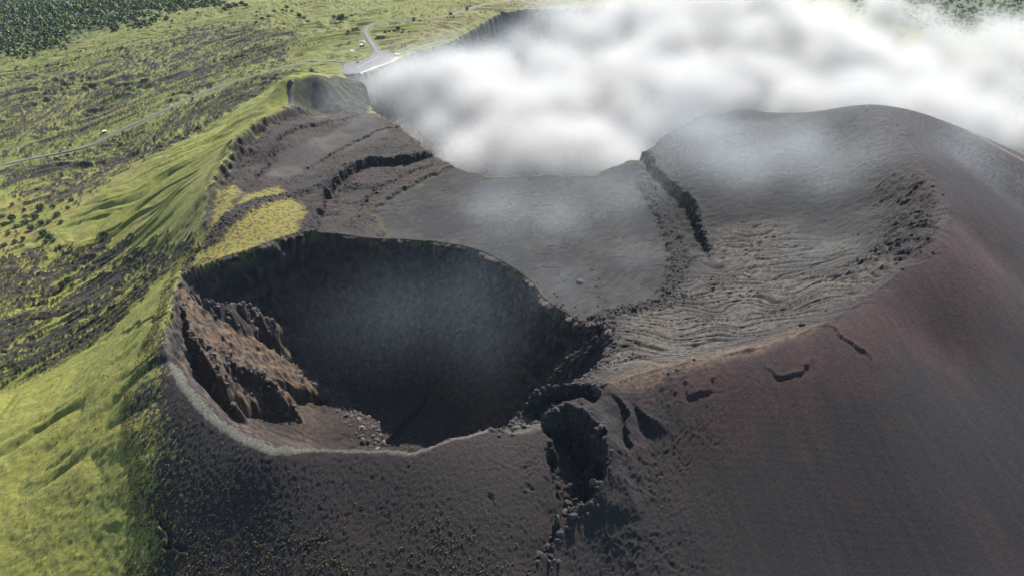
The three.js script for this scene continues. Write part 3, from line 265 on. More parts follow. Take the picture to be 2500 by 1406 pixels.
  if (G.bowl > 0) { mixTo(C.ash, 0.95 * G.bowl); mixTo(C.ashLight, 0.7 * G.bowl * ss(-0.1, 0.35, g2 + g1)); mixTo(C.lavaBrown, 0.6 * G.bowl * ss(0.2, 0.35, fbm(x / 9 + 4, d / 7, 3))); mixTo(C.lava, 0.5 * G.rill); }
  mixTo(C.strip, 0.9 * inside('shelf', x, d, 1, 2 * f8)); mixTo(C.tan, 0.75 * inside('tan', x, d, 4, 4 * f8) * (0.7 + 0.6 * g1));
  if (G.pit > -3) {
    const s = G.pit;
    if (G.nearSide) {
      mixTo(C.strip, ss(0.8, 2, G.bench) * ss(-0.7, -0.1, s + 0.6 * g1) * (1 - ss(-0.2, 0.4, s - G.bench + 1.5 * g1 + 1.0 * f8))); mixTo(C.rock, ss(0, 1.5, s - G.bench)); mixTo(C.tan, 0.6 * ss(0, 3, s - G.bench) * (1 - ss(30, 50, s)) * ss(-0.15, 0.3, g1 + 0.3 * g2));
      mixTo(C.lavaBrown, 0.8 * ss(28, 44, s)); mixTo(C.tan, 0.25 * ss(34, 44, s) * ss(0.0, 0.3, g2 + g1));
    } else { mixTo(C.rock, ss(0, 2, s)); mixTo(C.tan, 0.25 * ss(0, 3, s) * ss(0.05, 0.35, g1 + 0.4 * N2(s / 4, G.rimT / 40))); mixTo(C.lavaBrown, 0.6 * ss(0.1, 0.3, g2) * ss(0, 3, s)); mixTo(C.ashDark, 0.7 * ss(40, 60, s)); }
    if (G.fin) { mixTo(C.rock, 0.9); if (G.finSide < 0 && G.fin === 1) { mixTo(C.tan, 0.7 * ss(-0.15, 0.25, g1 + 0.2)); mixTo(C.orange, 0.45 * ss(0.06, 0.34, fbm(x / 14, d / 14 + 8, 3) + 0.05)); mixTo(C.lavaBrown, 0.5 * ss(0.1, 0.35, fbm(x / 8 + 5, d / 8, 3))); } else mixTo(C.lavaBrown, 0.6); }
  }
  if (G.san > 0) { mixTo(C.ashDark, ss(0, 3, G.san)); mixTo(C.rock, 0.6 * ss(0, 3, G.san) * ss(-0.2, 0.3, g1)); }
  if (G.cliff > 0 && G.gcone < 0.5) { mixTo(C.rock, 0.8 * G.cliff); mixTo(C.cinder2, 0.5 * G.cliff); }
  for (const k of ['trackA', 'trackB', 'trackD']) if (inBox(roadBox[k], x, d)) { nearLine(ROADS[k], x, d); mixTo(k === 'trackA' ? C.grassDark : C.dirt, 0.8 * (1 - ss(1.6, 3.2, near.dist))); if (k === 'trackA') mixTo(C.grassDry, 1 - ss(0.8, 1.4, Math.abs(near.dist - 0.6))); }
  if (inBox(roadBox.trackC, x, d)) { nearLine(ROADS.trackC, x, d); mixTo(C.tan, 1 - ss(2.5, 4, near.dist)); }
  if (G.onRoad > 0) { for (const k of ['low', 'up']) if (inBox(roadBox[k], x, d)) { nearLine(ROADS[k], x, d); mixTo(C.dirt, 0.7 * (1 - ss(3.6, 5.2, near.dist + g1 * 2))); } }
  const v = 1 + 0.22 * g1 + (G.cone > 0.5 ? 0.34 : 0.16) * g3 + (G.cone > 0.5 ? 0.25 * N2(x / 0.9, d / 0.9) : 0);
  return [c[0] * v, c[1] * v, c[2] * v];
}

// ---------------------------------------------------------------- ground sheet
const QUICK = false;
const cols = QUICK ? 420 : 1040, rows = QUICK ? 420 : 1010;
const us = [], ds = [];
for (const u of [3.4, 2.6, 2.0, 1.6, 1.3, 1.1, 0.95, 0.85, 0.78, 0.73]) us.push(-u);
for (let i = 0; i <= cols; i++) us.push(-0.69 + 1.38 * i / cols);
for (const u of [0.73, 0.78, 0.85, 0.95, 1.1, 1.3, 1.6, 2.0, 2.6, 3.4]) us.push(u);
for (const d of [30, 60, 90, 115, 135, 150, 162]) ds.push(d);
{ const k = Math.log(1750 / 170) / rows; for (let i = 0; i <= rows; i++) ds.push(170 * Math.exp(k * i)); }
for (let d = 1760, s = 10; d < 11000; s *= 1.035, d += s) ds.push(d);
const nu = us.length, nd = ds.length, pos = new Float32Array(nu * nd * 3), colr = new Float32Array(nu * nd * 3), uv = new Float32Array(nu * nd * 2), part = new Uint8Array(nu * nd);
const heights = new Float32Array(nu * nd), flags = [];
const keep = ['cliff', 'pit', 'san', 'rimT', 'rimK', 'nearSide', 'bench', 'fin', 'finSide', 'gul', 'ridge', 'ridgeQ', 'lava', 'crestS', 'terr', 'ashA', 'moss', 'plat', 'bowl', 'cone', 'gcone', 'onRoad', 'f8', 'flow', 'levee', 'rill', 'rough', 'torn'];
G.ridgeQ = 1; G.nearSide = false; G.rimK = 0;
for (let j = 0, o = 0; j < nd; j++) for (let i = 0; i < nu; i++, o++) {
  const d = ds[j], x = us[i] * (d + 130);
  G.ridgeQ = 1;
  const h = survey(x, d);
  pos[o * 3] = x; pos[o * 3 + 1] = h; pos[o * 3 + 2] = -d; uv[o * 2] = x / 6; uv[o * 2 + 1] = d / 6;
  const e = base(x + 2, d) - base(x, d);
  const q = cover(x, d, Math.abs(e) / 2);
  colr[o * 3] = q[0]; colr[o * 3 + 1] = q[1]; colr[o * 3 + 2] = q[2];
  part[o] = G.san > 0 ? 1 : G.pit > 0 ? 2 : G.plat > 0.5 ? 3 : G.terr > 0.5 ? 4 : G.cone > 0.5 ? 5 : G.gcone > 0.5 ? 6 : G.crestS > 0 && G.crestS < 190 ? 7 : 0;
}
const groundAt = (x, d) => { G.ridgeQ = 1; return survey(x, d); };
// fine grain, shared by the whole ground
function grain(seed, amp, lo) {
  const n = 256, a = new Uint8Array(n * n * 4), T = createNoise3D(rng(seed)), Q = Math.PI * 2;
  const per = (u, v, f) => { const s = f / Q; return T(Math.cos(u * Q) * s + 7 * Math.sin(v * Q), Math.sin(u * Q) * s, Math.cos(v * Q) * s * 1.7); };
  for (let j = 0; j < n; j++) for (let i = 0; i < n; i++) { let s = 0, w = 0.5; for (let f = 6, k = 0; k < 4; k++, f *= 2.1, w *= 0.65) s += w * per(i / n, j / n, f); const v = clamp(lo + amp * s, 0, 1) * 255; const o = (j * n + i) * 4; a[o] = a[o + 1] = a[o + 2] = v; a[o + 3] = 255; }
  const t = new THREE.DataTexture(a, n, n); t.wrapS = t.wrapT = THREE.RepeatWrapping; t.magFilter = THREE.LinearFilter; t.needsUpdate = true; return t;
}
const groundBump = grain(5, 0.5, 0.5), groundTint = grain(9, 0.28, 0.84); groundTint.colorSpace = THREE.NoColorSpace;
const groundMat = new THREE.MeshStandardMaterial({ vertexColors: true, roughness: 0.96, map: groundTint, bumpMap: groundBump, bumpScale: 0.35 });
{
  const index = new Uint32Array((nu - 1) * (nd - 1) * 6); let k = 0;
  for (let j = 0; j < nd - 1; j++) for (let i = 0; i < nu - 1; i++) { const a = j * nu + i, b = a + 1, e = a + nu, f = e + 1; index[k++] = a; index[k++] = b; index[k++] = f; index[k++] = a; index[k++] = f; index[k++] = e; }
  const whole = new THREE.BufferGeometry();
  whole.setAttribute('position', new THREE.BufferAttribute(pos, 3)); whole.setIndex(new THREE.BufferAttribute(index, 1)); whole.computeVertexNormals();
  const nor = whole.attributes.normal.array;
  const names = ['terrain', 'smoking_crater', 'pit_crater', 'ash_platform', 'lava_terrace', 'cinder_cone', 'grass_slope', 'gullied_slope'];
  const lists = names.map(() => []);
  for (let t = 0; t < index.length; t += 3) { const a = part[index[t]], b = part[index[t + 1]], e = part[index[t + 2]]; lists[a === b || a === e ? a : b === e ? b : Math.max(a, b, e)].push(index[t], index[t + 1], index[t + 2]); }
  names.forEach((name, n) => {
    const ids = lists[n], map = new Map(), p = [], q = [], r = [], u = [], ix = new Uint32Array(ids.length);
    for (let t = 0; t < ids.length; t++) { const v = ids[t]; let m = map.get(v); if (m === undefined) { m = map.size; map.set(v, m); p.push(pos[v * 3], pos[v * 3 + 1], pos[v * 3 + 2]); q.push(nor[v * 3], nor[v * 3 + 1], nor[v * 3 + 2]); r.push(colr[v * 3], colr[v * 3 + 1], colr[v * 3 + 2]); u.push(uv[v * 2], uv[v * 2 + 1]); } ix[t] = m; }
    const g = new THREE.BufferGeometry();
    g.setAttribute('position', new THREE.Float32BufferAttribute(p, 3)); g.setAttribute('normal', new THREE.Float32BufferAttribute(q, 3)); g.setAttribute('color', new THREE.Float32BufferAttribute(r, 3)); g.setAttribute('uv', new THREE.Float32BufferAttribute(u, 2)); g.setIndex(new THREE.BufferAttribute(ix, 1));
    mesh(name, g, groundMat).userData.kind = 'structure';
  });
}
// crags of the pit wall: a broken rock face set in front of the cut
function cliffFace(pts, k0, k1, depth, lean, step, bulge, name, seed) {
  const path = []; let run = 0;
  for (let k = k0; k < k1; k++) { const a = pts[k % pts.length], b = pts[(k + 1) % pts.length], l = Math.hypot(b[0] - a[0], b[1] - a[1]); for (let q = 0; q < l; q += step) path.push([lerp(a[0], b[0], q / l), lerp(a[1], b[1], q / l), lerp(a[2], b[2], q / l)]); }
  const nv = Math.round(depth / (step * 1.1)), P3 = [], CC = [], UV = [], IX = [];
  path.forEach((p, i) => {
    const a = path[Math.max(0, i - 6)], b = path[Math.min(path.length - 1, i + 6)], tx = b[0] - a[0], td = b[1] - a[1], l = Math.hypot(tx, td), nx = td / l, nd_ = -tx / l;
    const endFade = Math.min(1, i / 12, (path.length - 1 - i) / 12);
    for (let j = 0; j <= nv; j++) {
      const v = j / nv, y0 = p[2] - depth * v, k = seed;
      const big = N3(p[0] / 19 + k, y0 / 30, p[1] / 19), mid = N3(p[0] / 7 + k, y0 / 9, p[1] / 7), small = N3(p[0] / 2.6, y0 / 2.9 + k, p[1] / 2.6), bed = Math.sin(y0 * 0.55 + 2.2 * big) * 0.35;
      const off = j === 0 ? -1.2 : 0.7 + lean * v + (bulge * (0.55 * big + 0.4 * mid + 0.24 * small) + bed) * (0.4 + 0.6 * endFade) + (endFade - 1) * 3;
      P3.push(p[0] + nx * off, j === 0 ? groundAt(p[0] - nx * 1.2, p[1] - nd_ * 1.2) - 0.15 : y0 + 0.5 * small, -(p[1] + nd_ * off));
      const t = 1.1 + 0.3 * small + 0.2 * mid, w = clamp(ss(0.15, 0.5, mid + 0.5 * big) * 0.6 + 0.55 * ss(0.55, 0.9, Math.sin(y0 * 0.33 + 1.5 * big) * 0.5 + 0.5 + 0.2 * small), 0, 1);
      CC.push(lerp(C.rock[0], 0.1, w) * t, lerp(C.rock[1], 0.072, w) * t, lerp(C.rock[2], 0.055, w) * t);
      UV.push(i * step / 6, y0 / 6);
      if (i && j) { const e = i * (nv + 1) + j; IX.push(e, e - 1, e - nv - 1, e - 1, e - nv - 2, e - nv - 1); }
    }
  });
  const g = new THREE.BufferGeometry();
  g.setAttribute('position', new THREE.Float32BufferAttribute(P3, 3)); g.setAttribute('color', new THREE.Float32BufferAttribute(CC, 3)); g.setAttribute('uv', new THREE.Float32BufferAttribute(UV, 2)); g.setIndex(IX); g.computeVertexNormals();
  const o = mesh(name, g, groundMat); o.userData.kind = 'structure'; return o;
}
cliffFace(RIM, 1, 28, 66, 15, 1.15, 4.2, 'crater_wall', 3);
cliffFace(RIM, 43, 49, 40, 10, 1.0, 2.6, 'crater_wall_001', 8);

// ---------------------------------------------------------------- roads, car park, walkway
const noiseTex = (seed, r, g, b, amp) => { const n = 128, a = new Uint8Array(n * n * 4), q = rng(seed); for (let i = 0; i < n * n; i++) { const v = 1 + amp * (q() - 0.5) + 0.5 * amp * (q() - 0.5); a[i * 4] = clamp(r * v, 0, 255); a[i * 4 + 1] = clamp(g * v, 0, 255); a[i * 4 + 2] = clamp(b * v, 0, 255); a[i * 4 + 3] = 255; } const t = new THREE.DataTexture(a, n, n); t.wrapS = t.wrapT = THREE.RepeatWrapping; t.magFilter = THREE.LinearFilter; t.colorSpace = THREE.SRGBColorSpace; t.needsUpdate = true; return t; };
const M = {
  asphalt: new THREE.MeshStandardMaterial({ color: 0xffffff, map: noiseTex(3, 100, 99, 99, 0.35), roughness: 0.9 }),
  darkAsphalt: new THREE.MeshStandardMaterial({ map: noiseTex(4, 70, 68, 70, 0.4), roughness: 0.9 }),
  pale: new THREE.MeshStandardMaterial({ map: noiseTex(6, 226, 214, 190, 0.12), roughness: 0.85 }),
  white: new THREE.MeshStandardMaterial({ color: col(0.75, 0.74, 0.7), roughness: 0.6 }),
  sheet: new THREE.MeshStandardMaterial({ color: col(0.8, 0.8, 0.78), roughness: 0.45, metalness: 0.1 }),
  tileRoof: new THREE.MeshStandardMaterial({ color: col(0.36, 0.27, 0.19), roughness: 0.9 }),
  creamRoof: new THREE.MeshStandardMaterial({ color: col(0.75, 0.68, 0.48), roughness: 0.7 }),
  woodPost: new THREE.MeshStandardMaterial({ color: col(0.09, 0.06, 0.045), roughness: 0.9 }),
  darkWall: new THREE.MeshStandardMaterial({ color: col(0.07, 0.06, 0.06), roughness: 0.9 }),
  brick: new THREE.MeshStandardMaterial({ color: col(0.36, 0.2, 0.14), roughness: 0.95 }),
  rock: new THREE.MeshStandardMaterial({ color: col(0.09, 0.075, 0.067), roughness: 0.95, flatShading: true }),
  rockPale: new THREE.MeshStandardMaterial({ color: col(0.17, 0.145, 0.12), roughness: 0.95, flatShading: true }),
  rockDark: new THREE.MeshStandardMaterial({ color: col(0.036, 0.03, 0.028), roughness: 0.95, flatShading: true }),
  trunk: new THREE.MeshStandardMaterial({ color: col(0.09, 0.07, 0.05), roughness: 0.95 }),
  carPaint: new THREE.MeshStandardMaterial({ color: col(0.05, 0.07, 0.07), roughness: 0.35, metalness: 0.2 }),
  tyre: new THREE.MeshStandardMaterial({ color: col(0.02, 0.02, 0.02), roughness: 0.9 }),
  glass: new THREE.MeshStandardMaterial({ color: col(0.03, 0.04, 0.05), roughness: 0.12 }),
};
function smoothLine(pts, step) { const cv = new THREE.CatmullRomCurve3(pts.map((p) => new THREE.Vector3(p[0], 0, -p[1])), false, 'centripetal'), n = Math.ceil(cv.getLength() / step); return cv.getSpacedPoints(n); }
function ribbon(name, pts, width, lift, mat, step = 4, rim = 0.25) {
  const l = smoothLine(pts, step), P3 = [], UV = [], IX = []; let run = 0;
  l.forEach((p, i) => {
    const a = l[Math.max(0, i - 1)], b = l[Math.min(l.length - 1, i + 1)], tx = b.x - a.x, tz = b.z - a.z, q = Math.hypot(tx, tz), nx = -tz / q, nz = tx / q;
    if (i) run += p.distanceTo(l[i - 1]);
    const w = typeof width === 'function' ? width(i / (l.length - 1)) : width, y = Math.max(...[-1, 0, 1].map((k) => groundAt(p.x + nx * w * 0.5 * k, -(p.z + nz * w * 0.5 * k))));
    for (const [k, e] of [[-0.5, -rim], [-0.5, 0], [0, 0.03], [0.5, 0], [0.5, -rim]]) { P3.push(p.x + nx * (w * k + (e < -0.01 ? Math.sign(k) * 0.35 : 0)), y + lift + e * 3, p.z + nz * (w * k + (e < -0.01 ? Math.sign(k) * 0.35 : 0))); UV.push(k * w / 3, run / 3); }
    if (i) for (let k = 0; k < 4; k++) { const e = i * 5 + k, f = e - 5; IX.push(f, f + 1, e + 1, f, e + 1, e); }
  });
  const g = new THREE.BufferGeometry(); g.setAttribute('position', new THREE.Float32BufferAttribute(P3, 3)); g.setAttribute('uv', new THREE.Float32BufferAttribute(UV, 2)); g.setIndex(IX); g.computeVertexNormals();
  const o = mesh(name, g, mat); o.userData.kind = 'structure'; return o;
}
ribbon('road', ROADS.low, 5.4, 0.3, M.asphalt);
ribbon('road_001', ROADS.up, 6.2, 0.3, M.asphalt, 3);
ribbon('path', ROADS.hill, 4.6, 0.25, M.darkAsphalt, 1.5);
{ // the car park: a flat sheet cut to its outline
  const st = 1.2, b = boxOf(REG.parking, 0), P3 = [], UV = [], IX = [], id = new Map();
  const v = (i, j) => { const k = i * 9999 + j; if (!id.has(k)) { const x = b[0] + i * st, d = b[2] + j * st; id.set(k, P3.length / 3); P3.push(x, groundAt(x, d) + 0.35, -d); UV.push(x / 3, d / 3); } return id.get(k); };
  for (let i = 0; b[0] + i * st < b[1]; i++) for (let j = 0; b[2] + j * st < b[3]; j++) if (sdPoly(REG.parking, b[0] + (i + 0.5) * st, b[2] + (j + 0.5) * st) < 0) { const p = v(i, j), q = v(i + 1, j), r = v(i + 1, j + 1), s = v(i, j + 1); IX.push(p, q, r, p, r, s); }
  const g = new THREE.BufferGeometry(); g.setAttribute('position', new THREE.Float32BufferAttribute(P3, 3)); g.setAttribute('uv', new THREE.Float32BufferAttribute(UV, 2)); g.setIndex(IX); g.computeVertexNormals();
  mesh('parking_lot', g, M.asphalt).userData.kind = 'structure';
}
ribbon('lane_marking', [[-205.4,1037.7,-4.7],[-197.5,1061.3,-4.4],[-189.9,1082.7,-4.0],[-183.9,1102.3,-3.6]], 0.5, 0.42, M.pale, 2, 0.01);
const WALK = [[-193.1,1003.6,-4.5],[-187.8,1012.8,-4.5],[-183.2,1023.3,-4.2],[-179.6,1034.5,-4.0],[-175.2,1040.9,-3.8],[-168.7,1051.9,-3.5],[-162.1,1063.7,-3.3],[-159.6,1077.9,-3.0],[-156.3,1091.2,-3.0]];
ribbon('walkway', WALK, (t) => 3.2 + 2.2 * Math.exp(-(((t - 0.35) / 0.12) ** 2)) + 1.4 * ss(0.7, 0.95, t), 0.75, M.pale, 2);
{ // low parapet along the crater side of the walkway, block by block
  const l = smoothLine(WALK, 2.2), o = new THREE.Group(); o.name = 'parapet'; o.position.set(l[0].x, 0, l[0].z); scene.add(o); tag(o, 'low cream stone parapet along the crater edge of the car park', 'wall');
  for (let i = 1; i < l.length; i++) { const a = l[i - 1], b = l[i], an = Math.atan2(-(b.z - a.z), b.x - a.x), nx = Math.sin(an), nz = Math.cos(an), m = a.clone().add(b).multiplyScalar(0.5), q = mesh('block', new THREE.BoxGeometry(a.distanceTo(b) - 0.06, 1.1, 0.5), M.pale, o); q.rotation.y = an; q.position.set(m.x + nx * 2.3 - l[0].x, groundAt(m.x, -m.z) + 0.9, m.z + nz * 2.3 - l[0].z); }
}

// ---------------------------------------------------------------- small buildings
function bx(w, h, d, x, y, z) { const g = new THREE.BoxGeometry(w, h, d); g.translate(x, y, z); return g; }
function gable(w, d, h, t = 0.25) { const s = new THREE.Shape([new THREE.Vector2(-d / 2, 0), new THREE.Vector2(0, h), new THREE.Vector2(d / 2, 0), new THREE.Vector2(d / 2, -t), new THREE.Vector2(0, h - t), new THREE.Vector2(-d / 2, -t)]); const g = new THREE.ExtrudeGeometry(s, { depth: w, bevelEnabled: false }); g.translate(0, 0, -w / 2); g.rotateY(Math.PI / 2); return g; }
const HUTS = [[-229.5,1226.0],[-221.4,1180.3],[-231.6,1157.7],[-201.2,1235.4],[-525.0,977.9]];
function hut(name, [x, d], turn, [w, dp, h], roofMat, wallMat, label, closed, category = 'building') {
  const o = new THREE.Group(); o.name = name; o.position.set(x, groundAt(x, d) - 0.1, -d); o.rotation.y = turn; scene.add(o); tag(o, label, category);
  if (closed) {
    mesh('wall', bx(w, h, dp, 0, h / 2, 0), wallMat, o);
    const dr = mesh('door', bx(0.95, 2.0, 0.08, w * 0.2, 1.0, dp / 2 + 0.03), M.woodPost, o); mesh('handle', bx(0.08, 0.08, 0.1, w * 0.2 + 0.35, 1.0, dp / 2 + 0.1), M.sheet, dr);
    for (const k of [-0.3, -0.05]) mesh('window', bx(1.0, 0.9, 0.08, w * k, 1.5, dp / 2 + 0.03), M.glass, o);
  } else {
    for (const [a, b] of [[-1, -1], [1, -1], [1, 1], [-1, 1]]) mesh('post', bx(0.22, h, 0.22, a * (w / 2 - 0.3), h / 2, b * (dp / 2 - 0.3)), M.woodPost, o);
    mesh('back_wall', bx(w - 1, h * 0.75, 0.15, 0, h * 0.375, -dp / 2 + 0.3), wallMat, o);
    mesh('bench', bx(w * 0.6, 0.45, 0.6, 0, 0.25, 0), M.woodPost, o);
  }
  const r = gable(w + 1.0, dp + 1.2, dp * 0.22); r.translate(0, h + 0.25, 0); mesh('roof', r, roofMat, o);
  return o;
}
hut('open_shelter', HUTS[0], 0.12, [8.2, 3.6, 2.6], M.sheet, M.darkWall, 'long white roofed open shelter on the grass beside the bend of the upper road', false, 'shelter');
hut('visitor_hut', HUTS[1], -0.5, [5.0, 4.6, 2.8], M.sheet, M.darkWall, 'square hut with bright white sheet roof just above the car park', true);
hut('small_hut', HUTS[2], 0.1, [4.6, 3.2, 2.4], M.sheet, M.darkWall, 'smallest white roofed hut alone on the grass left of the other huts', true);
hut('long_house', HUTS[3], 0.06, [13.5, 6.0, 2.7], M.tileRoof, M.brick, 'long low house with brown tiled roof right of the upper road', true);
hut('roadside_hut', HUTS[4], 0.7, [4.2, 4.2, 3.0], M.creamRoof, M.darkWall, 'lone hut with cream roof beside the lower road among the lava', true);
{ const [x, d] = [-254.6,1061.8], o = new THREE.Group(); o.name = 'brick_ruin'; o.position.set(x, groundAt(x, d), -d); scene.add(o); tag(o, 'low broken ruin of reddish brick walls on grass between road and hill', 'ruin');
  for (const [w, h, dd, px, pz] of [[7, 1.2, 0.5, 0, -1.8], [0.5, 0.9, 4, -3.3, 0], [4, 0.7, 0.5, -1.2, 2], [0.5, 1.5, 2.6, 3.2, -0.6], [2.2, 0.5, 1.4, 0.6, 0.4]]) mesh('wall', bx(w, h, dd, px, h / 2, pz), M.brick, o); }
{ const [x, d] = [-210.6,852.1], o = new THREE.Group(); o.name = 'lookout_sign'; o.position.set(x, groundAt(x, d), -d); o.rotation.y = 0.2; scene.add(o); tag(o, 'pale board on posts on the dark crest of the lookout hill', 'sign'); mesh('board', bx(3.4, 1.1, 0.12, 0, 1.7, 0), M.white, o); for (const k of [-1.3, 1.3]) mesh('post', bx(0.14, 2.3, 0.14, k, 1.15, -0.14), M.woodPost, o); }
{ const [x, d] = [-159.3,1105.9], o = hut('viewing_kiosk', [x, d], 0.3, [6, 4, 2.4], M.pale, M.pale, 'pale roofed viewing shelter at the right hand corner of the car park', false, 'shelter'); }
{ const [x, d] = [-208.6,1071.2], o = new THREE.Group(); o.name = 'parked_car'; o.position.set(x, groundAt(x, d) + 0.38, -d); o.rotation.y = 0.5; scene.add(o); tag(o, 'single dark car parked in the middle of the car park', 'car');
  const sh = new THREE.Shape([[-2.1, 0.35], [-2.1, 0.85], [-1.2, 0.98], [-0.7, 1.5], [0.9, 1.5], [1.5, 0.98], [2.1, 0.85], [2.1, 0.35]].map(([a, b]) => new THREE.Vector2(a, b))), g = new THREE.ExtrudeGeometry(sh, { depth: 1.6, bevelEnabled: true, bevelSize: 0.08, bevelThickness: 0.08, bevelSegments: 2 }); g.translate(0, 0, -0.8); mesh('body', g, M.carPaint, o);
  for (const s of [-1, 1]) mesh('window', bx(1.7, 0.36, 0.03, 0.1, 1.22, s * 0.9), M.glass, o);
  for (const [a, b] of [[-1.3, -0.78], [1.3, -0.78], [-1.3, 0.78], [1.3, 0.78]]) { const w = new THREE.CylinderGeometry(0.34, 0.34, 0.22, 14); w.rotateX(Math.PI / 2); w.translate(a, 0.34, b); mesh('wheel', w, M.tyre, o); } }

// ---------------------------------------------------------------- boulders
function rockGeo(seed, det = 1, flat = 0.75) { const g = new THREE.IcosahedronGeometry(1, det), p = g.attributes.position, v = new THREE.Vector3(), k = seed * 13.7; for (let i = 0; i < p.count; i++) { v.fromBufferAttribute(p, i); const n = 1 + 0.34 * N3(v.x * 1.1 + k, v.y * 1.1, v.z * 1.1) + 0.14 * N3(v.x * 2.7, v.y * 2.7 + k, v.z * 2.7); v.multiplyScalar(n); p.setXYZ(i, v.x, v.y * flat, v.z * (1 - 0.15 * Math.sin(k))); } g.computeVertexNormals(); return g; }
const rocks = [1, 2, 3, 4, 5].map((s) => rockGeo(s)), rnd = rng(77);
function boulder(x, d, r, mat, label, group) { const o = mesh(numbered('boulder'), rocks[Math.floor(rnd() * 5)], mat); const s = r * (0.8 + 0.4 * rnd()); o.position.set(x, groundAt(x, d) + s * 0.28, -d); o.scale.set(s * (0.85 + 0.4 * rnd()), s, s * (0.85 + 0.4 * rnd())); o.rotation.set(0.5 * (rnd() - 0.5), rnd() * 6.3, 0.5 * (rnd() - 0.5)); tag(o, label, 'boulder', group); return o; }
const BOL = [[-10.7,284.5,1.7],[77.1,318.3,1.1],[81.8,320.1,1.5],[91.5,328.1,1.0],[62.5,340.7,0.8],[44.7,456.3,2.2],[30.5,420.3,1.0],[47.7,393.2,1.6],[51.0,392.3,1.2],[45.9,394.7,1.1],[152.5,351.8,1.6],[230.0,472.9,1.1],[54.0,345.8,0.5],[55.3,340.3,0.6],[57.7,343.8,0.7],[58.9,338.4,0.8],[61.3,341.9,0.9],[63.7,345.4,0.9],[64.9,339.9,0.5],[67.3,343.4,0.6],[68.4,338.0,0.7],[70.8,341.5,0.8],[73.3,345.0,0.9],[74.4,339.6,0.9],[37.3,328.3,0.5],[39.1,332.0,0.9],[40.3,328.6,0.8],[42.1,332.4,0.7],[43.2,329.0,0.7],[45.0,332.7,0.6],[46.2,329.4,0.5],[48.0,333.1,0.9],[49.1,329.8,0.8],[51.0,333.5,0.7],[52.1,330.1,0.7],[54.0,333.9,0.6],[61.5,406.4,0.5],[65.6,417.6,0.8],[67.8,413.0,0.5],[69.9,408.4,0.8],[74.2,419.7,0.5],[76.3,415.0,0.8],[78.4,410.4,0.5],[82.8,421.8,0.8],[84.9,417.1,0.5],[86.9,412.5,0.8],[88.9,407.9,0.5],[93.5,419.1,0.8],[95.5,414.5,0.5],[97.4,409.9,0.8],[216.7,432.7,0.5],[220.6,423.1,0.9],[217.4,428.2,0.7],[221.3,418.7,0.6],[218.1,423.7,0.5],[228.0,428.7,0.9],[218.8,419.3,0.7],[215.6,424.2,0.6],[225.4,429.3,0.5],[216.3,419.8,0.9],[226.1,424.8,0.7],[222.9,429.9,0.6],[190.3,409.7,0.5],[199.1,409.2,0.9],[198.2,408.6,0.7],[197.3,408.1,0.6],[196.4,407.6,0.5],[195.4,407.1,0.9],[0.0,287.9,0.5],[7.7,287.5,0.8],[15.6,291.4,0.6],[6.2,287.2,0.9],[14.1,291.1,0.7],[4.7,286.9,0.5],[12.6,290.7,0.8],[3.2,286.5,0.6],[11.0,290.4,0.9],[1.7,286.2,0.7],[9.5,290.1,0.5],[0.2,285.9,0.8],[39.6,420.1,0.8],[53.4,420.2,0.9],[14.5,440.8,1.0],[39.9,408.9,0.4],[35.3,458.3,0.6],[41.5,478.2,0.4],[24.2,407.8,0.8],[19.5,416.1,0.4],[42.8,468.4,0.4],[54.1,461.4,0.4],[54.2,410.8,0.4],[55.7,435.1,0.7],[21.0,406.1,0.7],[53.4,409.4,0.4],[30.6,465.0,0.4],[16.5,453.8,0.6],[13.0,424.7,0.4],[25.8,414.6,0.5],[27.3,439.6,0.7],[14.7,403.8,0.4],[44.5,412.8,0.4],[49.2,448.6,0.6],[14.4,475.3,0.4],[58.1,462.5,0.7],[51.5,406.0,0.4],[28.8,436.2,0.8],[17.4,419.6,0.8],[54.9,476.2,1.0],[17.6,450.6,0.6],[55.3,450.7,0.9],[146.3,480.2,0.5],[134.6,507.2,0.4],[136.2,413.2,0.4],[109.2,414.1,0.6],[141.7,488.6,0.7],[155.7,464.8,0.5],[110.8,420.4,0.4],[131.3,427.4,0.4],[139.0,417.4,0.7],[164.1,503.8,0.6],[116.2,426.8,0.5],[126.1,413.0,1.0],[162.7,465.1,0.6],[150.5,462.4,0.5],[144.0,499.0,0.5],[149.7,416.5,0.7],[143.5,477.4,0.4],[122.8,432.6,1.0],[126.6,432.2,0.9],[144.2,443.8,0.9],[128.5,439.9,0.5],[132.4,433.7,0.8],[120.4,417.7,0.7],[156.6,515.3,0.6],[124.2,443.1,0.6],[150.1,445.5,0.9],[129.1,445.8,0.8],[158.7,476.1,1.0],[151.4,441.5,1.2],[159.9,458.4,0.6]];
BOL.forEach(([x, d, r], i) => {
  if (i === 0) boulder(x, d, r, M.rockDark, 'dark round boulder sitting on the near crater rim by the notch');
  else if (i === 1) boulder(x, d, r, M.rockDark, 'small black rock left of the larger one on the tan saddle');
  else if (i === 2) boulder(x, d, r, M.rockDark, 'large black rock on the tan saddle of the ridge');
  else if (i === 10) boulder(x, d, r, M.rockDark, 'lone dark crag at the bend of the red ridge');
  else if (i < 12) boulder(x, d, r, i % 2 ? M.rock : M.rockDark, 'loose rock lying near the right hand crater edge', 'rocks near the crater edge');
  else if (x > 150 && d < 560) boulder(x, d, r, M.rockPale, 'pale rock in the hollow below the red ridge', 'pale rocks under the ridge');
  else if (d > 400 && x < 90) boulder(x, d, r, M.rockDark, 'dark rock scattered on the grey ash platform', 'rocks on the ash platform');
  else boulder(x, d, r, i % 3 ? M.rock : M.rockPale, 'broken rock in the rubble along the right crater lip', 'rubble along the crater lip');
});
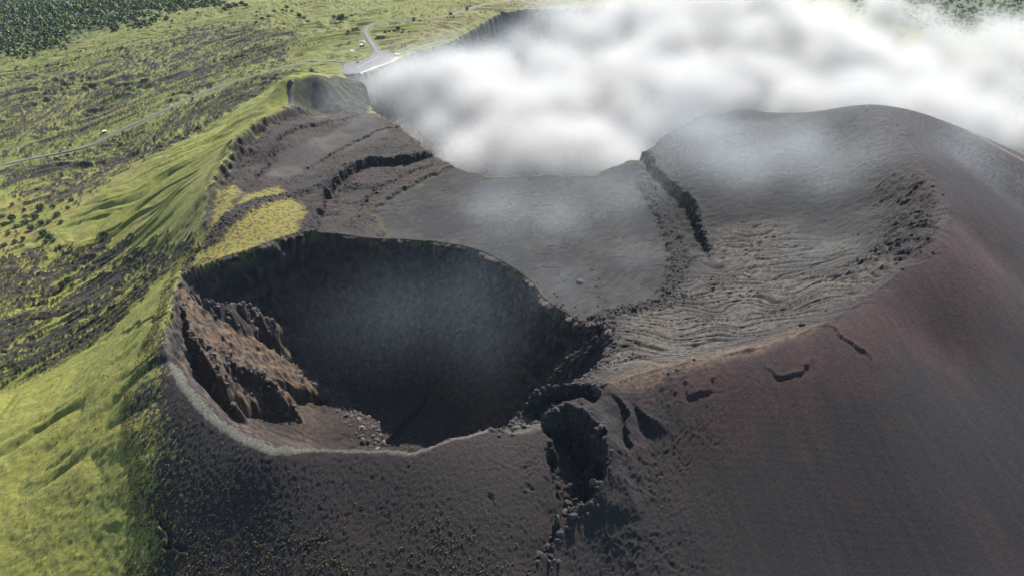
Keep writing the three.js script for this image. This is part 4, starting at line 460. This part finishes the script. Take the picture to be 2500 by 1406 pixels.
// rockfall on the pit floor: the larger blocks one by one, the rest as scree
const SCREE = [[-155.4,445.1],[-136.4,440.7],[-116.8,423.0],[-100.6,406.1],[-85.0,389.0],[-76.1,379.5]];
{
  let n = 0;
  while (n < 130) { const k = rnd() * 4.999, i = Math.floor(k), f = k - i, x = lerp(SCREE[i][0], SCREE[i + 1][0], f) + 20 * (rnd() - 0.35), d = lerp(SCREE[i][1], SCREE[i + 1][1], f) + 20 * (rnd() - 0.5); boulder(x, d, 0.7 + 1.1 * rnd() * rnd(), rnd() < 0.45 ? M.rockPale : M.rock, 'angular grey block in the rockfall on the crater floor', 'blocks of the crater floor rockfall'); n++; }
}
function scatter(name, geo, mat, spots, kind = 'stuff') {
  const o = new THREE.InstancedMesh(geo, mat, spots.length), m = new THREE.Matrix4(), q = new THREE.Quaternion(), e = new THREE.Euler(), p = new THREE.Vector3(), s = new THREE.Vector3();
  spots.forEach((t, i) => { e.set((t.tilt ?? 0) * (rnd() - 0.5), rnd() * 6.3, (t.tilt ?? 0) * (rnd() - 0.5)); q.setFromEuler(e); p.set(t.x, t.y, -t.d); s.set(t.r * (0.8 + 0.4 * rnd()), t.r * (t.h ?? 1), t.r * (0.8 + 0.4 * rnd())); m.compose(p, q, s); o.setMatrixAt(i, m); if (t.c) o.setColorAt(i, t.c); });
  o.name = name; o.userData.kind = kind; return put(o);
}
{
  const s = [], cc = new THREE.Color();
  for (let n = 0; n < 2600; n++) { const k = rnd() * 4.999, i = Math.floor(k), f = k - i, w = (rnd() + rnd() + rnd() - 1.5) * 26, x = lerp(SCREE[i][0], SCREE[i + 1][0], f) + w + 6, d = lerp(SCREE[i][1], SCREE[i + 1][1], f) + (rnd() - 0.3) * 30; s.push({ x, d, y: groundAt(x, d) + 0.05, r: 0.25 + 0.75 * rnd() ** 3, tilt: 1, c: cc.clone().setScalar(0.7 + 0.8 * rnd()) }); }
  // rubble along the lava, the levee, the cliffs and the torn crust
  const lines = [[FLOW, 6, 700, 1], [LEVEE, 5, 700, 1], [SCARPS[4].pts, 5, 260, 1], [SCARPS[12].pts, 6, 380, 1], [SCARPS[5].pts, 4, 200, 1], [SCARPS[2].pts, 3, 200, 0.8], [RIM.slice(18, 28), 4, 600, 1]];
  for (const [l, w, n, r] of lines) for (let k = 0; k < n; k++) { const t = rnd() * (l.length - 1), i = Math.floor(t), f = t - i, x = lerp(l[i][0], l[i + 1][0], f) + w * (rnd() + rnd() - 1) * 1.4, d = lerp(l[i][1], l[i + 1][1], f) + w * (rnd() + rnd() - 1) * 1.4; const y = groundAt(x, d); if (l[0] !== RIM[18] || G.pit < 0) s.push({ x, d, y: y + 0.1, r: r * (0.3 + 0.9 * rnd() ** 2.5), tilt: 1, c: cc.clone().setScalar(0.45 + 0.6 * rnd()) }); }
  scatter('rubble', rockGeo(8, 0), M.rock, s);
  const cr = [], jag = (l, w, n, r0, r1, ok, c0 = 0.4, side = 0) => { for (let k = 0; k < n; k++) { const t = rnd() * (l.length - 1), i = Math.floor(t), f = t - i, x = lerp(l[i][0], l[i + 1][0], f) + w * (rnd() + rnd() - 1), d = lerp(l[i][1], l[i + 1][1], f) + w * (rnd() + rnd() - 1), y = groundAt(x, d); if (!ok || ok()) cr.push({ x, d, y: y - 0.1, r: lerp(r0 * 0.7, r1 * 1.25, rnd() ** 3.5), h: 0.55 + 0.6 * rnd(), tilt: 1.4, c: cc.clone().setScalar(c0 + 0.4 * rnd()) }); } };
  for (const f of FINS) jag(f.pts, 12, 260, 0.4, 1.7, () => G.fin, f.warm ? 0.75 : 0.4);
  jag(SCARPS[0].pts, 8, 420, 0.25, 0.9, () => G.cliff > 0.1); jag(SCARPS[1].pts, 4, 500, 0.5, 1.6, () => G.cliff > 0.1); jag(SCARPS[2].pts, 3, 420, 0.4, 1.4, () => G.cliff > 0.1);
  for (const k of [4, 5, 12]) jag(SCARPS[k].pts, 12, 620, 0.3, 2.0, () => G.cliff > 0.03, 0.28);
  for (const k of [16, 17, 18]) jag(SCARPS[k].pts, 5, 300, 0.3, 1.2, () => G.cliff > 0.05);
  jag(RIM.slice(17, 30), 7, 600, 0.3, 1.5, null, 0.3); jag(RIDGE.slice(8, 16), 14, 160, 0.3, 1.1, () => G.ridgeQ < 0);
  for (let k = 0; k < 700; k++) { const x = -60 + 340 * rnd(), d = 215 + 190 * rnd(), y = groundAt(x, d); if (G.cone > 0.5 && G.pit < -2 && G.bowl < 0.1 && rnd() < 0.35 + 0.5 * ss(0, 0.3, fbm(x / 25, d / 25, 2))) cr.push({ x, d, y: y - 0.08, r: 0.14 + 0.3 * rnd() ** 3, h: 0.6, tilt: 1.2, c: cc.clone().setScalar(0.3 + 0.3 * rnd()) }); }
  scatter('crags', rockGeo(12, 0, 0.9), M.rock, cr);
}
console.log('rocks done');

// ---------------------------------------------------------------- vegetation
const leafMat = (r, g, b) => new THREE.MeshStandardMaterial({ color: col(r, g, b), roughness: 0.9, side: THREE.DoubleSide });
function leafBlob(seed, n, rx, ry, leaf, trunkH, core = true) { // leaf sprays over and through an uneven crown
  const q = rng(seed), P3 = [], v = new THREE.Vector3(), a = new THREE.Vector3(), b = new THREE.Vector3();
  for (let i = 0; i < n; i++) {
    v.set(q() - 0.5, q() - 0.35, q() - 0.5).normalize(); const lump = 1 + 0.45 * N3(v.x * 1.6 + seed, v.y * 1.6, v.z * 1.6), rr = (0.55 + 0.45 * Math.sqrt(q())) * lump; v.set(v.x * rx * rr, trunkH + Math.max(-0.25, v.y) * ry * rr, v.z * rx * rr);
    a.set(q() - 0.5, (q() - 0.5) * 0.7, q() - 0.5).normalize(); b.set(q() - 0.5, q() - 0.5, q() - 0.5).cross(a).normalize(); const l = leaf * (0.6 + 0.8 * q());
    P3.push(v.x - a.x * l, v.y - a.y * l, v.z - a.z * l, v.x + a.x * l * 0.6 + b.x * l, v.y + a.y * l * 0.6 + b.y * l, v.z + a.z * l * 0.6 + b.z * l, v.x + a.x * l * 0.6 - b.x * l, v.y + a.y * l * 0.6 - b.y * l, v.z + a.z * l * 0.6 - b.z * l);
  }
  const g = new THREE.BufferGeometry(); g.setAttribute('position', new THREE.Float32BufferAttribute(P3, 3)); g.computeVertexNormals(); if (!core) { const N = g.attributes.normal; for (let i = 0; i < N.count; i++) { v.set(P3[i * 3] * 0.5, 1, P3[i * 3 + 2] * 0.5).normalize(); N.setXYZ(i, v.x, v.y, v.z); } } return g;
}
function trunkGeo(h) { const g = [new THREE.CylinderGeometry(0.05, 0.11, h, 6)]; g[0].translate(0, h / 2, 0); for (let k = 0; k < 4; k++) { const b = new THREE.CylinderGeometry(0.02, 0.05, h * 0.9, 5); b.translate(0, h * 0.45, 0); b.rotateZ(0.7); b.rotateY(k * 1.7); b.translate(0, h * 0.5, 0); g.push(b); } return mergeGeometries(g); }
const BUSH = [[-509.7,732.8,3.2,0.0],[-497.8,736.6,2.8,1.0],[-492.4,755.4,4.0,0.0],[-477.4,752.8,3.0,1.0],[-474.2,765.2,3.0,1.0],[-463.9,765.0,2.6,1.0],[-452.9,738.2,2.6,1.0],[-455.0,720.9,3.2,2.0],[-482.8,727.9,3.6,1.0],[-487.8,717.6,3.6,1.0],[-493.3,712.1,2.8,2.0],[-511.8,721.7,3.2,0.0],[-530.5,750.0,2.6,2.0],[-472.7,701.9,3.0,1.0],[-466.5,710.0,2.8,1.0],[-458.5,709.5,2.6,2.0],[-442.2,703.0,2.4,2.0],[-449.5,682.2,3.4,0.0],[-440.6,675.4,3.0,0.0],[-431.0,664.7,2.6,1.0],[-437.8,665.5,2.4,1.0],[-491.9,694.9,2.4,1.0],[-475.9,677.9,2.6,1.0],[-483.4,671.7,2.8,1.0],[-468.9,680.1,2.2,0.0],[-487.5,789.9,2.4,2.0],[-490.4,804.0,2.6,1.0],[-470.4,782.5,2.2,1.0],[-496.4,782.3,2.2,1.0],[-503.9,804.3,2.2,2.0],[-501.6,829.3,2.0,2.0],[-533.8,822.4,2.0,0.0],[-513.5,760.7,2.2,0.0],[-537.7,780.4,2.0,1.0],[-372.9,650.9,2.2,0.0],[-371.4,654.0,2.0,0.0],[-375.5,650.4,1.8,0.0],[-372.5,578.0,3.0,0.0],[-373.7,571.4,2.4,0.0],[-364.6,570.1,2.2,0.0],[-334.0,438.9,2.4,0.0],[-342.6,446.6,1.8,0.0],[-292.4,1386.9,6.5,0.0],[-302.0,1414.5,4.0,1.0],[-311.9,1424.1,4.0,1.0],[-287.4,1413.3,3.5,1.0],[-279.3,1416.2,3.0,1.0],[-298.8,1431.4,3.4,1.0],[-250.7,1302.0,3.4,1.0],[-255.5,1298.8,3.0,1.0],[-260.7,1283.1,3.0,1.0],[-244.2,1286.8,2.6,1.0],[-390.4,1493.0,3.6,0.0],[-372.8,1457.3,3.6,1.0],[-358.6,1427.6,3.0,1.0],[-433.0,1570.8,4.0,0.0],[-437.6,1557.7,3.6,1.0],[-415.0,1537.2,3.2,1.0],[-461.0,1499.6,4.0,1.0],[-456.2,1524.1,4.0,0.0],[-450.4,1546.2,3.6,1.0],[-466.0,1476.7,3.2,0.0],[-586.2,1696.7,6.0,0.0],[-576.7,1708.2,5.5,0.0],[-567.5,1720.7,5.5,0.0],[-592.1,1683.1,5.0,0.0],[-543.0,1669.3,4.5,0.0],[-103.4,1372.2,3.0,0.0],[-78.1,1416.9,3.0,0.0],[-162.5,1343.1,2.6,0.0],[-151.4,1334.5,2.2,0.0],[-199.2,1266.2,2.4,0.0],[-192.8,1266.7,2.4,0.0],[-185.5,1269.6,2.6,0.0],[-179.5,1273.3,3.0,0.0],[-170.3,1262.1,2.2,0.0],[-160.3,1253.4,2.0,0.0],[-562.9,958.8,2.0,0.0],[-590.5,967.6,1.6,1.0],[-569.1,944.9,1.6,1.0],[-404.0,1027.1,2.4,1.0],[-426.7,1035.4,1.8,0.0],[-494.3,963.9,1.6,1.0],[-502.5,951.3,1.6,1.0]];
const kinds = [
  { name: 'green_tree', mat: leafMat(0.055, 0.105, 0.022), geo: [1, 2].map((s) => leafBlob(s, 420, 1, 0.85, 0.17, 0.75)) },
  { name: 'grey_shrub', mat: leafMat(0.12, 0.13, 0.075), geo: [3, 4].map((s) => leafBlob(s, 380, 1, 0.7, 0.15, 0.55)) },
  { name: 'pale_shrub', mat: leafMat(0.13, 0.17, 0.05), geo: [5, 6].map((s) => leafBlob(s, 360, 1, 0.65, 0.15, 0.5)) },
];
const trunk = trunkGeo(0.8);
BUSH.forEach(([x, d, r, k], i) => {
  const q = kinds[k], o = new THREE.Group(); o.name = numbered(q.name); o.position.set(x, groundAt(x, d) - 0.15, -d); o.rotation.y = rnd() * 6.3; const s = r * (0.9 + 0.25 * rnd()); o.scale.set(s, s * (0.85 + 0.3 * rnd()), s); scene.add(o);
  mesh('crown', q.geo[i % 2], q.mat, o); mesh('trunk', trunk, M.trunk, o);
  const far = d > 1050, w = ['green', 'grey leafed', 'pale green'][k];
  const where = i < 34 ? 'in the thicket at the foot of the gullied slope' : i < 37 ? 'in a small clump low on the gullied slope' : i < 40 ? 'standing among the dark lava of the left plain' : i < 42 ? 'where lava meets the green cone' : i === 42 ? 'large and round alone on the hillside above the huts' : far && x > -330 ? 'on the grassy hillside around the upper road' : far ? 'on the far hillside toward the wood' : 'beside the lower road';
  tag(o, `${w} ${k ? 'shrub' : 'tree'} ${where}`, k ? 'shrub' : 'tree', `${w} bushes ${where}`);
});
const tuftGeo = leafBlob(21, 16, 1, 0.75, 0.42, 0.25, false);
{
  const s = [], cc = new THREE.Color(), q = rng(501);
  const add = (x, d, r, hue) => { const y = groundAt(x, d); if (G.pit > -2 || G.san > -3 || G.onRoad > 0.3) return; s.push({ x, d, y: y - 0.05, r, h: 0.8, tilt: 0.3, c: cc.clone().setRGB(hue[0] * (0.75 + 0.5 * q()), hue[1] * (0.75 + 0.5 * q()), hue[2] * (0.7 + 0.6 * q())) }); };
  // tufts thinning out from the green slope onto the bare cinder
  const edge = REG.cone.slice(0, 12);
  for (let n = 0; n < 200000 && s.length < 42000; n++) {
    const d = 185 + 320 * q(), x = -330 + 330 * q(); if (!inBox(regBox.cone, x, d) && !inBox(regBox.greencone, x, d)) continue;
    const e = sdPoly(REG.cone, x, d); if (e < -90 || e > 60) continue;
    const pat = fbm(x / 14, d / 14, 3), wide = 9 + 19 * ss(285, 225, d), dens = e > 4 ? 0.03 : Math.exp(e / wide) * (0.75 + 1.3 * pat);
    if (q() < dens) add(x, d, 0.2 + 0.32 * q(), e > 4 ? [0.22, 0.215, 0.055] : [0.14, 0.122, 0.045]);
  }
  // scattered plants low on the near slope
  for (let n = 0; n < 9000; n++) { const x = -140 + 150 * q(), d = 205 + 28 * q(); const pat = fbm(x / 13 + 7, d / 9, 3); if (q() < 0.3 * ss(0.16, 0.4, pat + 0.12 * ss(228, 214, d))) add(x, d, 0.25 + 0.35 * q(), [0.17, 0.15, 0.05]); }
  for (const [cx, cd] of [[-28.4,234.4],[-30.7,230.8],[-38.9,220.2],[-32.8,225.2],[-23.8,226.3],[-22.8,221.0],[-78.1,231.3],[-87.7,229.0],[-100.0,231.3],[-93.9,225.5],[-75.0,221.6]]) for (let k = 0; k < 24; k++) add(cx + (q() + q() + q() - 1.5) * 6, cd + (q() + q() + q() - 1.5) * 4, 0.2 + 0.35 * q(), [0.15, 0.135, 0.045]);
  scatter('grass_tufts', tuftGeo, new THREE.MeshStandardMaterial({ roughness: 0.9, side: THREE.DoubleSide }), s);
  console.log('tufts', s.length);
}
{
  const s = [], cc = new THREE.Color(), q = rng(902), crown = leafBlob(31, 60, 1, 0.8, 0.42, 0.5, false);
  for (let n = 0; n < 160000 && s.length < 17000; n++) {
    const d = 1150 + 2300 * q(), x = (q() < 0.85 ? -1 : 1) * (0.1 + 0.72 * q()) * (d + 130); const w = Math.max(inside('forest', x, d, 120, 150 * fbm(x / 160, d / 160, 3)), inside('forestR', x, d, 60, 0)), sparse = 0.022 * ss(1150, 1500, d) * (x < -350 ? 1 : 0);
    if (q() < Math.max(w * (0.8 + 0.6 * fbm(x / 120, d / 120, 2)), sparse)) { const r = w > 0.3 ? 2.4 + 5.2 * q() * q() : 0.9 + 1.5 * q(), g = 0.6 + 0.8 * q(), hue = N1(x / 90, d / 90); s.push({ x, d, y: groundAt(x, d) - 0.5, r, tilt: 0.2, c: cc.clone().setRGB(0.1 * g + 0.04 * hue, 0.155 * g + 0.02 * hue, 0.042 * g) }); }
  }
  scatter('wood', crown, new THREE.MeshStandardMaterial({ roughness: 0.9, side: THREE.DoubleSide }), s);
  console.log('wood', s.length);
}

// ---------------------------------------------------------------- smoke: drifting droplets gathered in puffs
function puffGeo(seed, n, size) {
  const q = rng(seed), P3 = [], NN = [], IX = [], a = new THREE.Vector3(), b = new THREE.Vector3(), w = new THREE.Vector3(), gs = () => (q() + q() + q() + q() - 2) * 0.86;
  for (let i = 0; i < n; i++) {
    const px = gs() * 0.72, py = gs() * 0.72, pz = gs() * 0.72; w.set(q() - 0.5, q() - 0.5, q() - 0.5).normalize(); a.set(q() - 0.5, q() - 0.5, q() - 0.5).cross(w).normalize(); b.crossVectors(w, a); const r = size * (0.7 + 0.6 * q()), o = P3.length / 3;
    for (let k = 0; k < 3; k++) { const t = k * Math.PI / 1.5, u = Math.cos(t) * r, v = Math.sin(t) * r; P3.push(px + a.x * u + b.x * v, py + a.y * u + b.y * v, pz + a.z * u + b.z * v); NN.push(0, 1, 0); }
    IX.push(o, o + 1, o + 2);
  }
  const g = new THREE.BufferGeometry(); g.setAttribute('position', new THREE.Float32BufferAttribute(P3, 3)); g.setAttribute('normal', new THREE.Float32BufferAttribute(NN, 3)); g.setIndex(IX); return g;
}
const smokeMat = (op, r, g, b) => new THREE.MeshPhysicalMaterial({ color: col(r, g, b), roughness: 1, transmission: 0.5, thickness: 0, specularIntensity: 0, opacity: op, transparent: true, side: THREE.DoubleSide });
const PLUME = [[236.2,65.0,1159.2,62.0,20.0,54.0,0.8],[299.8,72.3,1195.6,62.0,20.0,54.0,0.5],[382.8,69.4,1159.0,62.0,20.0,54.0,0.7],[106.2,41.4,1135.8,62.0,20.0,54.0,0.8],[146.7,45.6,1116.6,62.0,20.0,54.0,1.0],[201.1,46.7,1150.2,62.0,20.0,54.0,1.0],[272.6,51.7,1138.2,62.0,20.0,54.0,1.0],[315.5,50.7,1128.3,62.0,20.0,54.0,1.0],[333.3,48.0,1127.5,62.0,20.0,54.0,1.0],[381.0,47.1,1077.5,62.0,20.0,54.0,1.0],[428.8,41.0,1104.1,62.0,20.0,54.0,1.0],[493.3,44.6,1144.9,62.0,20.0,54.0,1.0],[543.7,52.6,1147.5,62.0,20.0,54.0,0.7],[39.1,21.0,1033.8,62.0,20.0,54.0,0.5],[95.5,25.2,1088.8,62.0,20.0,54.0,0.9],[129.6,25.6,1101.1,62.0,20.0,54.0,1.0],[168.9,12.7,1067.3,62.0,20.0,54.0,1.0],[220.9,35.9,1047.6,62.0,20.0,54.0,1.0],[258.3,24.5,1067.1,62.0,20.0,54.0,1.0],[317.7,30.2,1040.1,62.0,20.0,54.0,1.0],[349.9,33.8,1044.7,62.0,20.0,54.0,1.0],[386.9,26.6,1022.1,62.0,20.0,54.0,1.0],[444.1,18.5,1063.7,62.0,20.0,54.0,1.0],[467.8,22.9,1020.7,62.0,20.0,54.0,1.0],[543.9,16.3,1067.9,62.0,20.0,54.0,1.0],[593.0,27.5,1035.2,62.0,20.0,54.0,0.5],[684.1,27.2,1088.2,62.0,20.0,54.0,0.7],[694.1,34.7,1054.5,62.0,20.0,54.0,0.8],[-100.7,6.1,948.1,62.0,20.0,54.0,0.7],[-49.2,-0.3,981.1,62.0,20.0,54.0,0.9],[-21.5,-1.0,1017.1,62.0,20.0,54.0,0.8],[8.1,2.6,990.8,62.0,20.0,54.0,0.9],[57.5,-0.7,998.2,62.0,20.0,54.0,1.0],[92.8,3.1,983.2,62.0,20.0,54.0,1.0],[142.5,9.1,961.7,62.0,20.0,54.0,1.0],[197.7,1.4,1021.8,62.0,20.0,54.0,1.0],[224.9,-2.0,994.9,62.0,20.0,54.0,1.0],[266.6,6.7,951.1,62.0,20.0,54.0,1.0],[321.4,1.1,1000.2,62.0,20.0,54.0,1.0],[353.8,13.8,992.6,62.0,20.0,54.0,1.0],[397.2,14.0,980.6,62.0,20.0,54.0,1.0],[440.1,4.6,997.3,62.0,20.0,54.0,1.0],[462.8,3.8,973.0,62.0,20.0,54.0,1.0],[558.2,5.0,1040.9,62.0,20.0,54.0,1.0],[580.8,-7.2,1004.1,62.0,20.0,54.0,1.0],[623.3,11.3,1000.7,62.0,20.0,54.0,1.0],[628.9,5.7,964.3,62.0,20.0,54.0,1.0],[680.8,14.1,986.8,62.0,20.0,54.0,0.5],[-145.7,-14.2,905.3,62.0,20.0,54.0,0.6],[-114.8,-11.8,934.6,62.0,20.0,54.0,1.0],[-82.7,-9.1,910.8,62.0,20.0,54.0,1.0],[-46.4,-7.4,913.1,62.0,20.0,54.0,1.0],[-2.1,-8.5,885.6,62.0,20.0,54.0,1.0],[27.7,-7.8,893.5,62.0,20.0,54.0,1.0],[72.7,-16.7,924.2,62.0,20.0,54.0,1.0],[112.5,-4.1,936.2,62.0,20.0,54.0,1.0],[158.1,-21.9,948.5,62.0,20.0,54.0,1.0],[211.4,-22.2,941.8,62.0,20.0,54.0,0.8],[255.2,-22.9,943.3,62.0,20.0,54.0,0.6],[267.1,-6.3,924.1,62.0,20.0,54.0,0.8],[320.9,-9.4,923.1,62.0,20.0,54.0,0.9],[365.0,-6.5,918.6,62.0,20.0,54.0,0.8],[398.8,-13.0,940.2,62.0,20.0,54.0,0.6],[435.6,-6.5,915.6,62.0,20.0,54.0,0.7],[472.0,-5.2,919.2,62.0,20.0,54.0,0.9],[535.9,-11.7,957.2,62.0,20.0,54.0,1.0],[578.1,-10.0,954.0,62.0,20.0,54.0,1.0],[603.4,-12.8,940.5,62.0,20.0,54.0,1.0],[651.6,-19.0,930.7,62.0,20.0,54.0,0.6],[-88.7,-29.3,897.1,62.0,20.0,54.0,1.0],[-59.0,-25.5,899.1,62.0,20.0,54.0,1.0],[-24.4,-18.1,842.9,62.0,20.0,54.0,1.0],[5.6,-20.5,826.5,62.0,20.0,54.0,1.0],[46.8,-15.9,859.2,62.0,20.0,54.0,1.0],[102.6,-31.7,860.4,62.0,20.0,54.0,1.0],[128.6,-28.3,855.5,62.0,20.0,54.0,1.0],[158.9,-24.1,853.9,62.0,20.0,54.0,0.8],[474.8,-17.5,857.7,62.0,20.0,54.0,0.5],[500.1,-21.9,846.7,62.0,20.0,54.0,0.6],[537.2,-24.4,850.9,62.0,20.0,54.0,0.9],[609.6,-32.8,893.9,62.0,20.0,54.0,1.0],[634.9,-27.3,899.3,62.0,20.0,54.0,0.6],[-69.4,-34.6,783.4,62.0,20.0,54.0,0.5],[-43.5,-37.2,803.4,62.0,20.0,54.0,0.9],[8.3,-49.3,823.2,62.0,20.0,54.0,0.9],[39.8,-29.0,788.3,62.0,20.0,54.0,1.0],[79.7,-35.9,815.9,62.0,20.0,54.0,1.0],[110.3,-41.6,801.6,62.0,20.0,54.0,0.7],[546.6,-42.9,837.8,62.0,20.0,54.0,0.6],[556.7,-34.6,780.2,62.0,20.0,54.0,0.8],[27.2,-41.8,750.6,62.0,20.0,54.0,0.5],[52.7,-52.3,792.0,62.0,20.0,54.0,0.6],[93.2,-54.2,802.0,62.0,20.0,54.0,0.6],[171.1,11.4,891.5,60.0,18.0,50.0,0.8],[203.6,-23.9,946.8,60.0,18.0,50.0,0.8],[221.2,1.3,934.6,60.0,18.0,50.0,0.8],[222.6,-10.9,896.0,60.0,18.0,50.0,0.8],[267.3,-1.6,946.7,60.0,18.0,50.0,0.8],[261.0,-10.5,894.7,60.0,18.0,50.0,0.8],[293.5,2.2,930.7,60.0,18.0,50.0,0.8],[299.8,-16.8,919.1,60.0,18.0,50.0,0.8],[-29.5,-37.6,770.0,50.0,16.0,40.0,0.9],[0.0,-40.8,760.0,50.0,16.0,40.0,0.9],[25.2,-40.3,765.0,50.0,16.0,40.0,0.9],[50.4,-40.3,765.0,50.0,16.0,40.0,0.9],[75.9,-37.6,770.0,50.0,16.0,40.0,0.9],[8.6,-33.1,790.0,50.0,16.0,40.0,0.9],[43.4,-31.9,800.0,50.0,16.0,40.0,0.9],[97.8,-34.3,780.0,50.0,16.0,40.0,0.9],[296.6,-9.4,860.0,50.0,14.0,40.0,0.6],[332.8,-2.0,849.8,50.0,14.0,40.0,0.6],[367.9,5.2,839.7,50.0,14.0,40.0,0.6],[403.1,6.7,829.5,50.0,14.0,40.0,0.6],[439.1,1.5,819.4,50.0,14.0,40.0,0.6],[476.1,-9.7,809.2,50.0,14.0,40.0,0.6],[514.1,-25.7,799.0,50.0,14.0,40.0,0.6]], VEIL = [[-168.9,16.0,800.0,50.0,16.0,40.0,1.0],[-187.1,22.7,790.0,35.0,12.0,25.0,0.6],[-177.9,5.8,980.0,45.0,10.0,50.0,0.7],[-102.6,-10.8,760.0,50.0,16.0,40.0,0.6],[48.6,17.6,1200.0,70.0,40.0,60.0,1.0],[-28.7,3.5,1120.0,80.0,26.0,50.0,1.0],[190.0,25.6,640.0,90.0,24.0,60.0,1.0],[204.2,17.5,590.0,70.0,22.0,50.0,1.5],[220.8,14.9,560.0,60.0,20.0,40.0,1.2],[270.2,24.3,580.0,60.0,18.0,40.0,0.9],[274.3,36.2,640.0,80.0,18.0,40.0,0.7],[371.6,17.5,600.0,60.0,16.0,40.0,1.3],[371.2,21.4,560.0,50.0,14.0,40.0,1.2],[307.7,27.8,560.0,50.0,14.0,30.0,0.6],[16.0,-2.3,570.0,60.0,16.0,40.0,1.0],[50.4,-1.8,520.0,50.0,14.0,40.0,0.9],[14.5,-12.1,500.0,40.0,14.0,30.0,0.6],[63.3,-10.3,470.0,40.0,14.0,30.0,0.9],[53.3,-12.3,450.0,40.0,12.0,26.0,0.6],[149.0,10.5,690.0,60.0,24.0,40.0,0.9],[191.7,-4.2,470.0,60.0,14.0,40.0,0.5],[-33.0,-6.6,590.0,60.0,14.0,40.0,0.5],[228.1,10.7,590.0,130.0,26.0,80.0,0.5],[39.8,-3.7,540.0,110.0,18.0,70.0,0.5],[334.6,21.0,580.0,90.0,16.0,50.0,0.5]];
function smoke(name, bodies, count, geo, mat, r0, r1, thr, seed, even = false) {
  const q = rng(seed), s = [], vol = bodies.map((b) => (even ? 1 : b[3] * b[4] * b[5]) * b[6]), sum = vol.reduce((a, b) => a + b, 0);
  bodies.forEach((b, bi) => {
    const n = Math.round(count * vol[bi] / sum);
    for (let k = 0, tries = 0; k < n && tries < n * 12; tries++) {
      let ux = q() * 2 - 1, uy = q() * 2 - 1, uz = q() * 2 - 1, l = Math.sqrt(ux * ux + uy * uy + uz * uz); if (l > 1) continue;
      const x = b[0] + ux * b[3], y = b[1] + uy * b[4], d = b[2] + uz * b[5];
      const nz = 0.6 * N3(x / 95, y / 60, d / 95) + 0.3 * N3(x / 42, y / 30, d / 42);
      if (nz - l * l * 0.55 < thr) continue;
      k++; s.push({ x, d, y, r: lerp(r0, r1, q()) });
    }
  });
  console.log(name, s.length);
  return scatter(name, geo, mat, s);
}
smoke('smoke_plume', PLUME, 820, puffGeo(61, 40000, 0.0085), smokeMat(0.24, 0.96, 0.975, 0.98), 28, 44, -1.2, 71, true);
smoke('smoke_veil', VEIL, 110, puffGeo(62, 32000, 0.0068), smokeMat(0.065, 0.8, 0.88, 0.94), 30, 54, -0.8, 72);
smoke('crater_gas', [[-60, -48, 462, 90, 26, 42, 1], [-20, -58, 440, 70, 20, 40, 0.5]], 13, puffGeo(63, 28000, 0.0042), smokeMat(0.065, 0.66, 0.81, 0.95), 46, 64, -0.9, 73);
renderer.render(scene, camera);
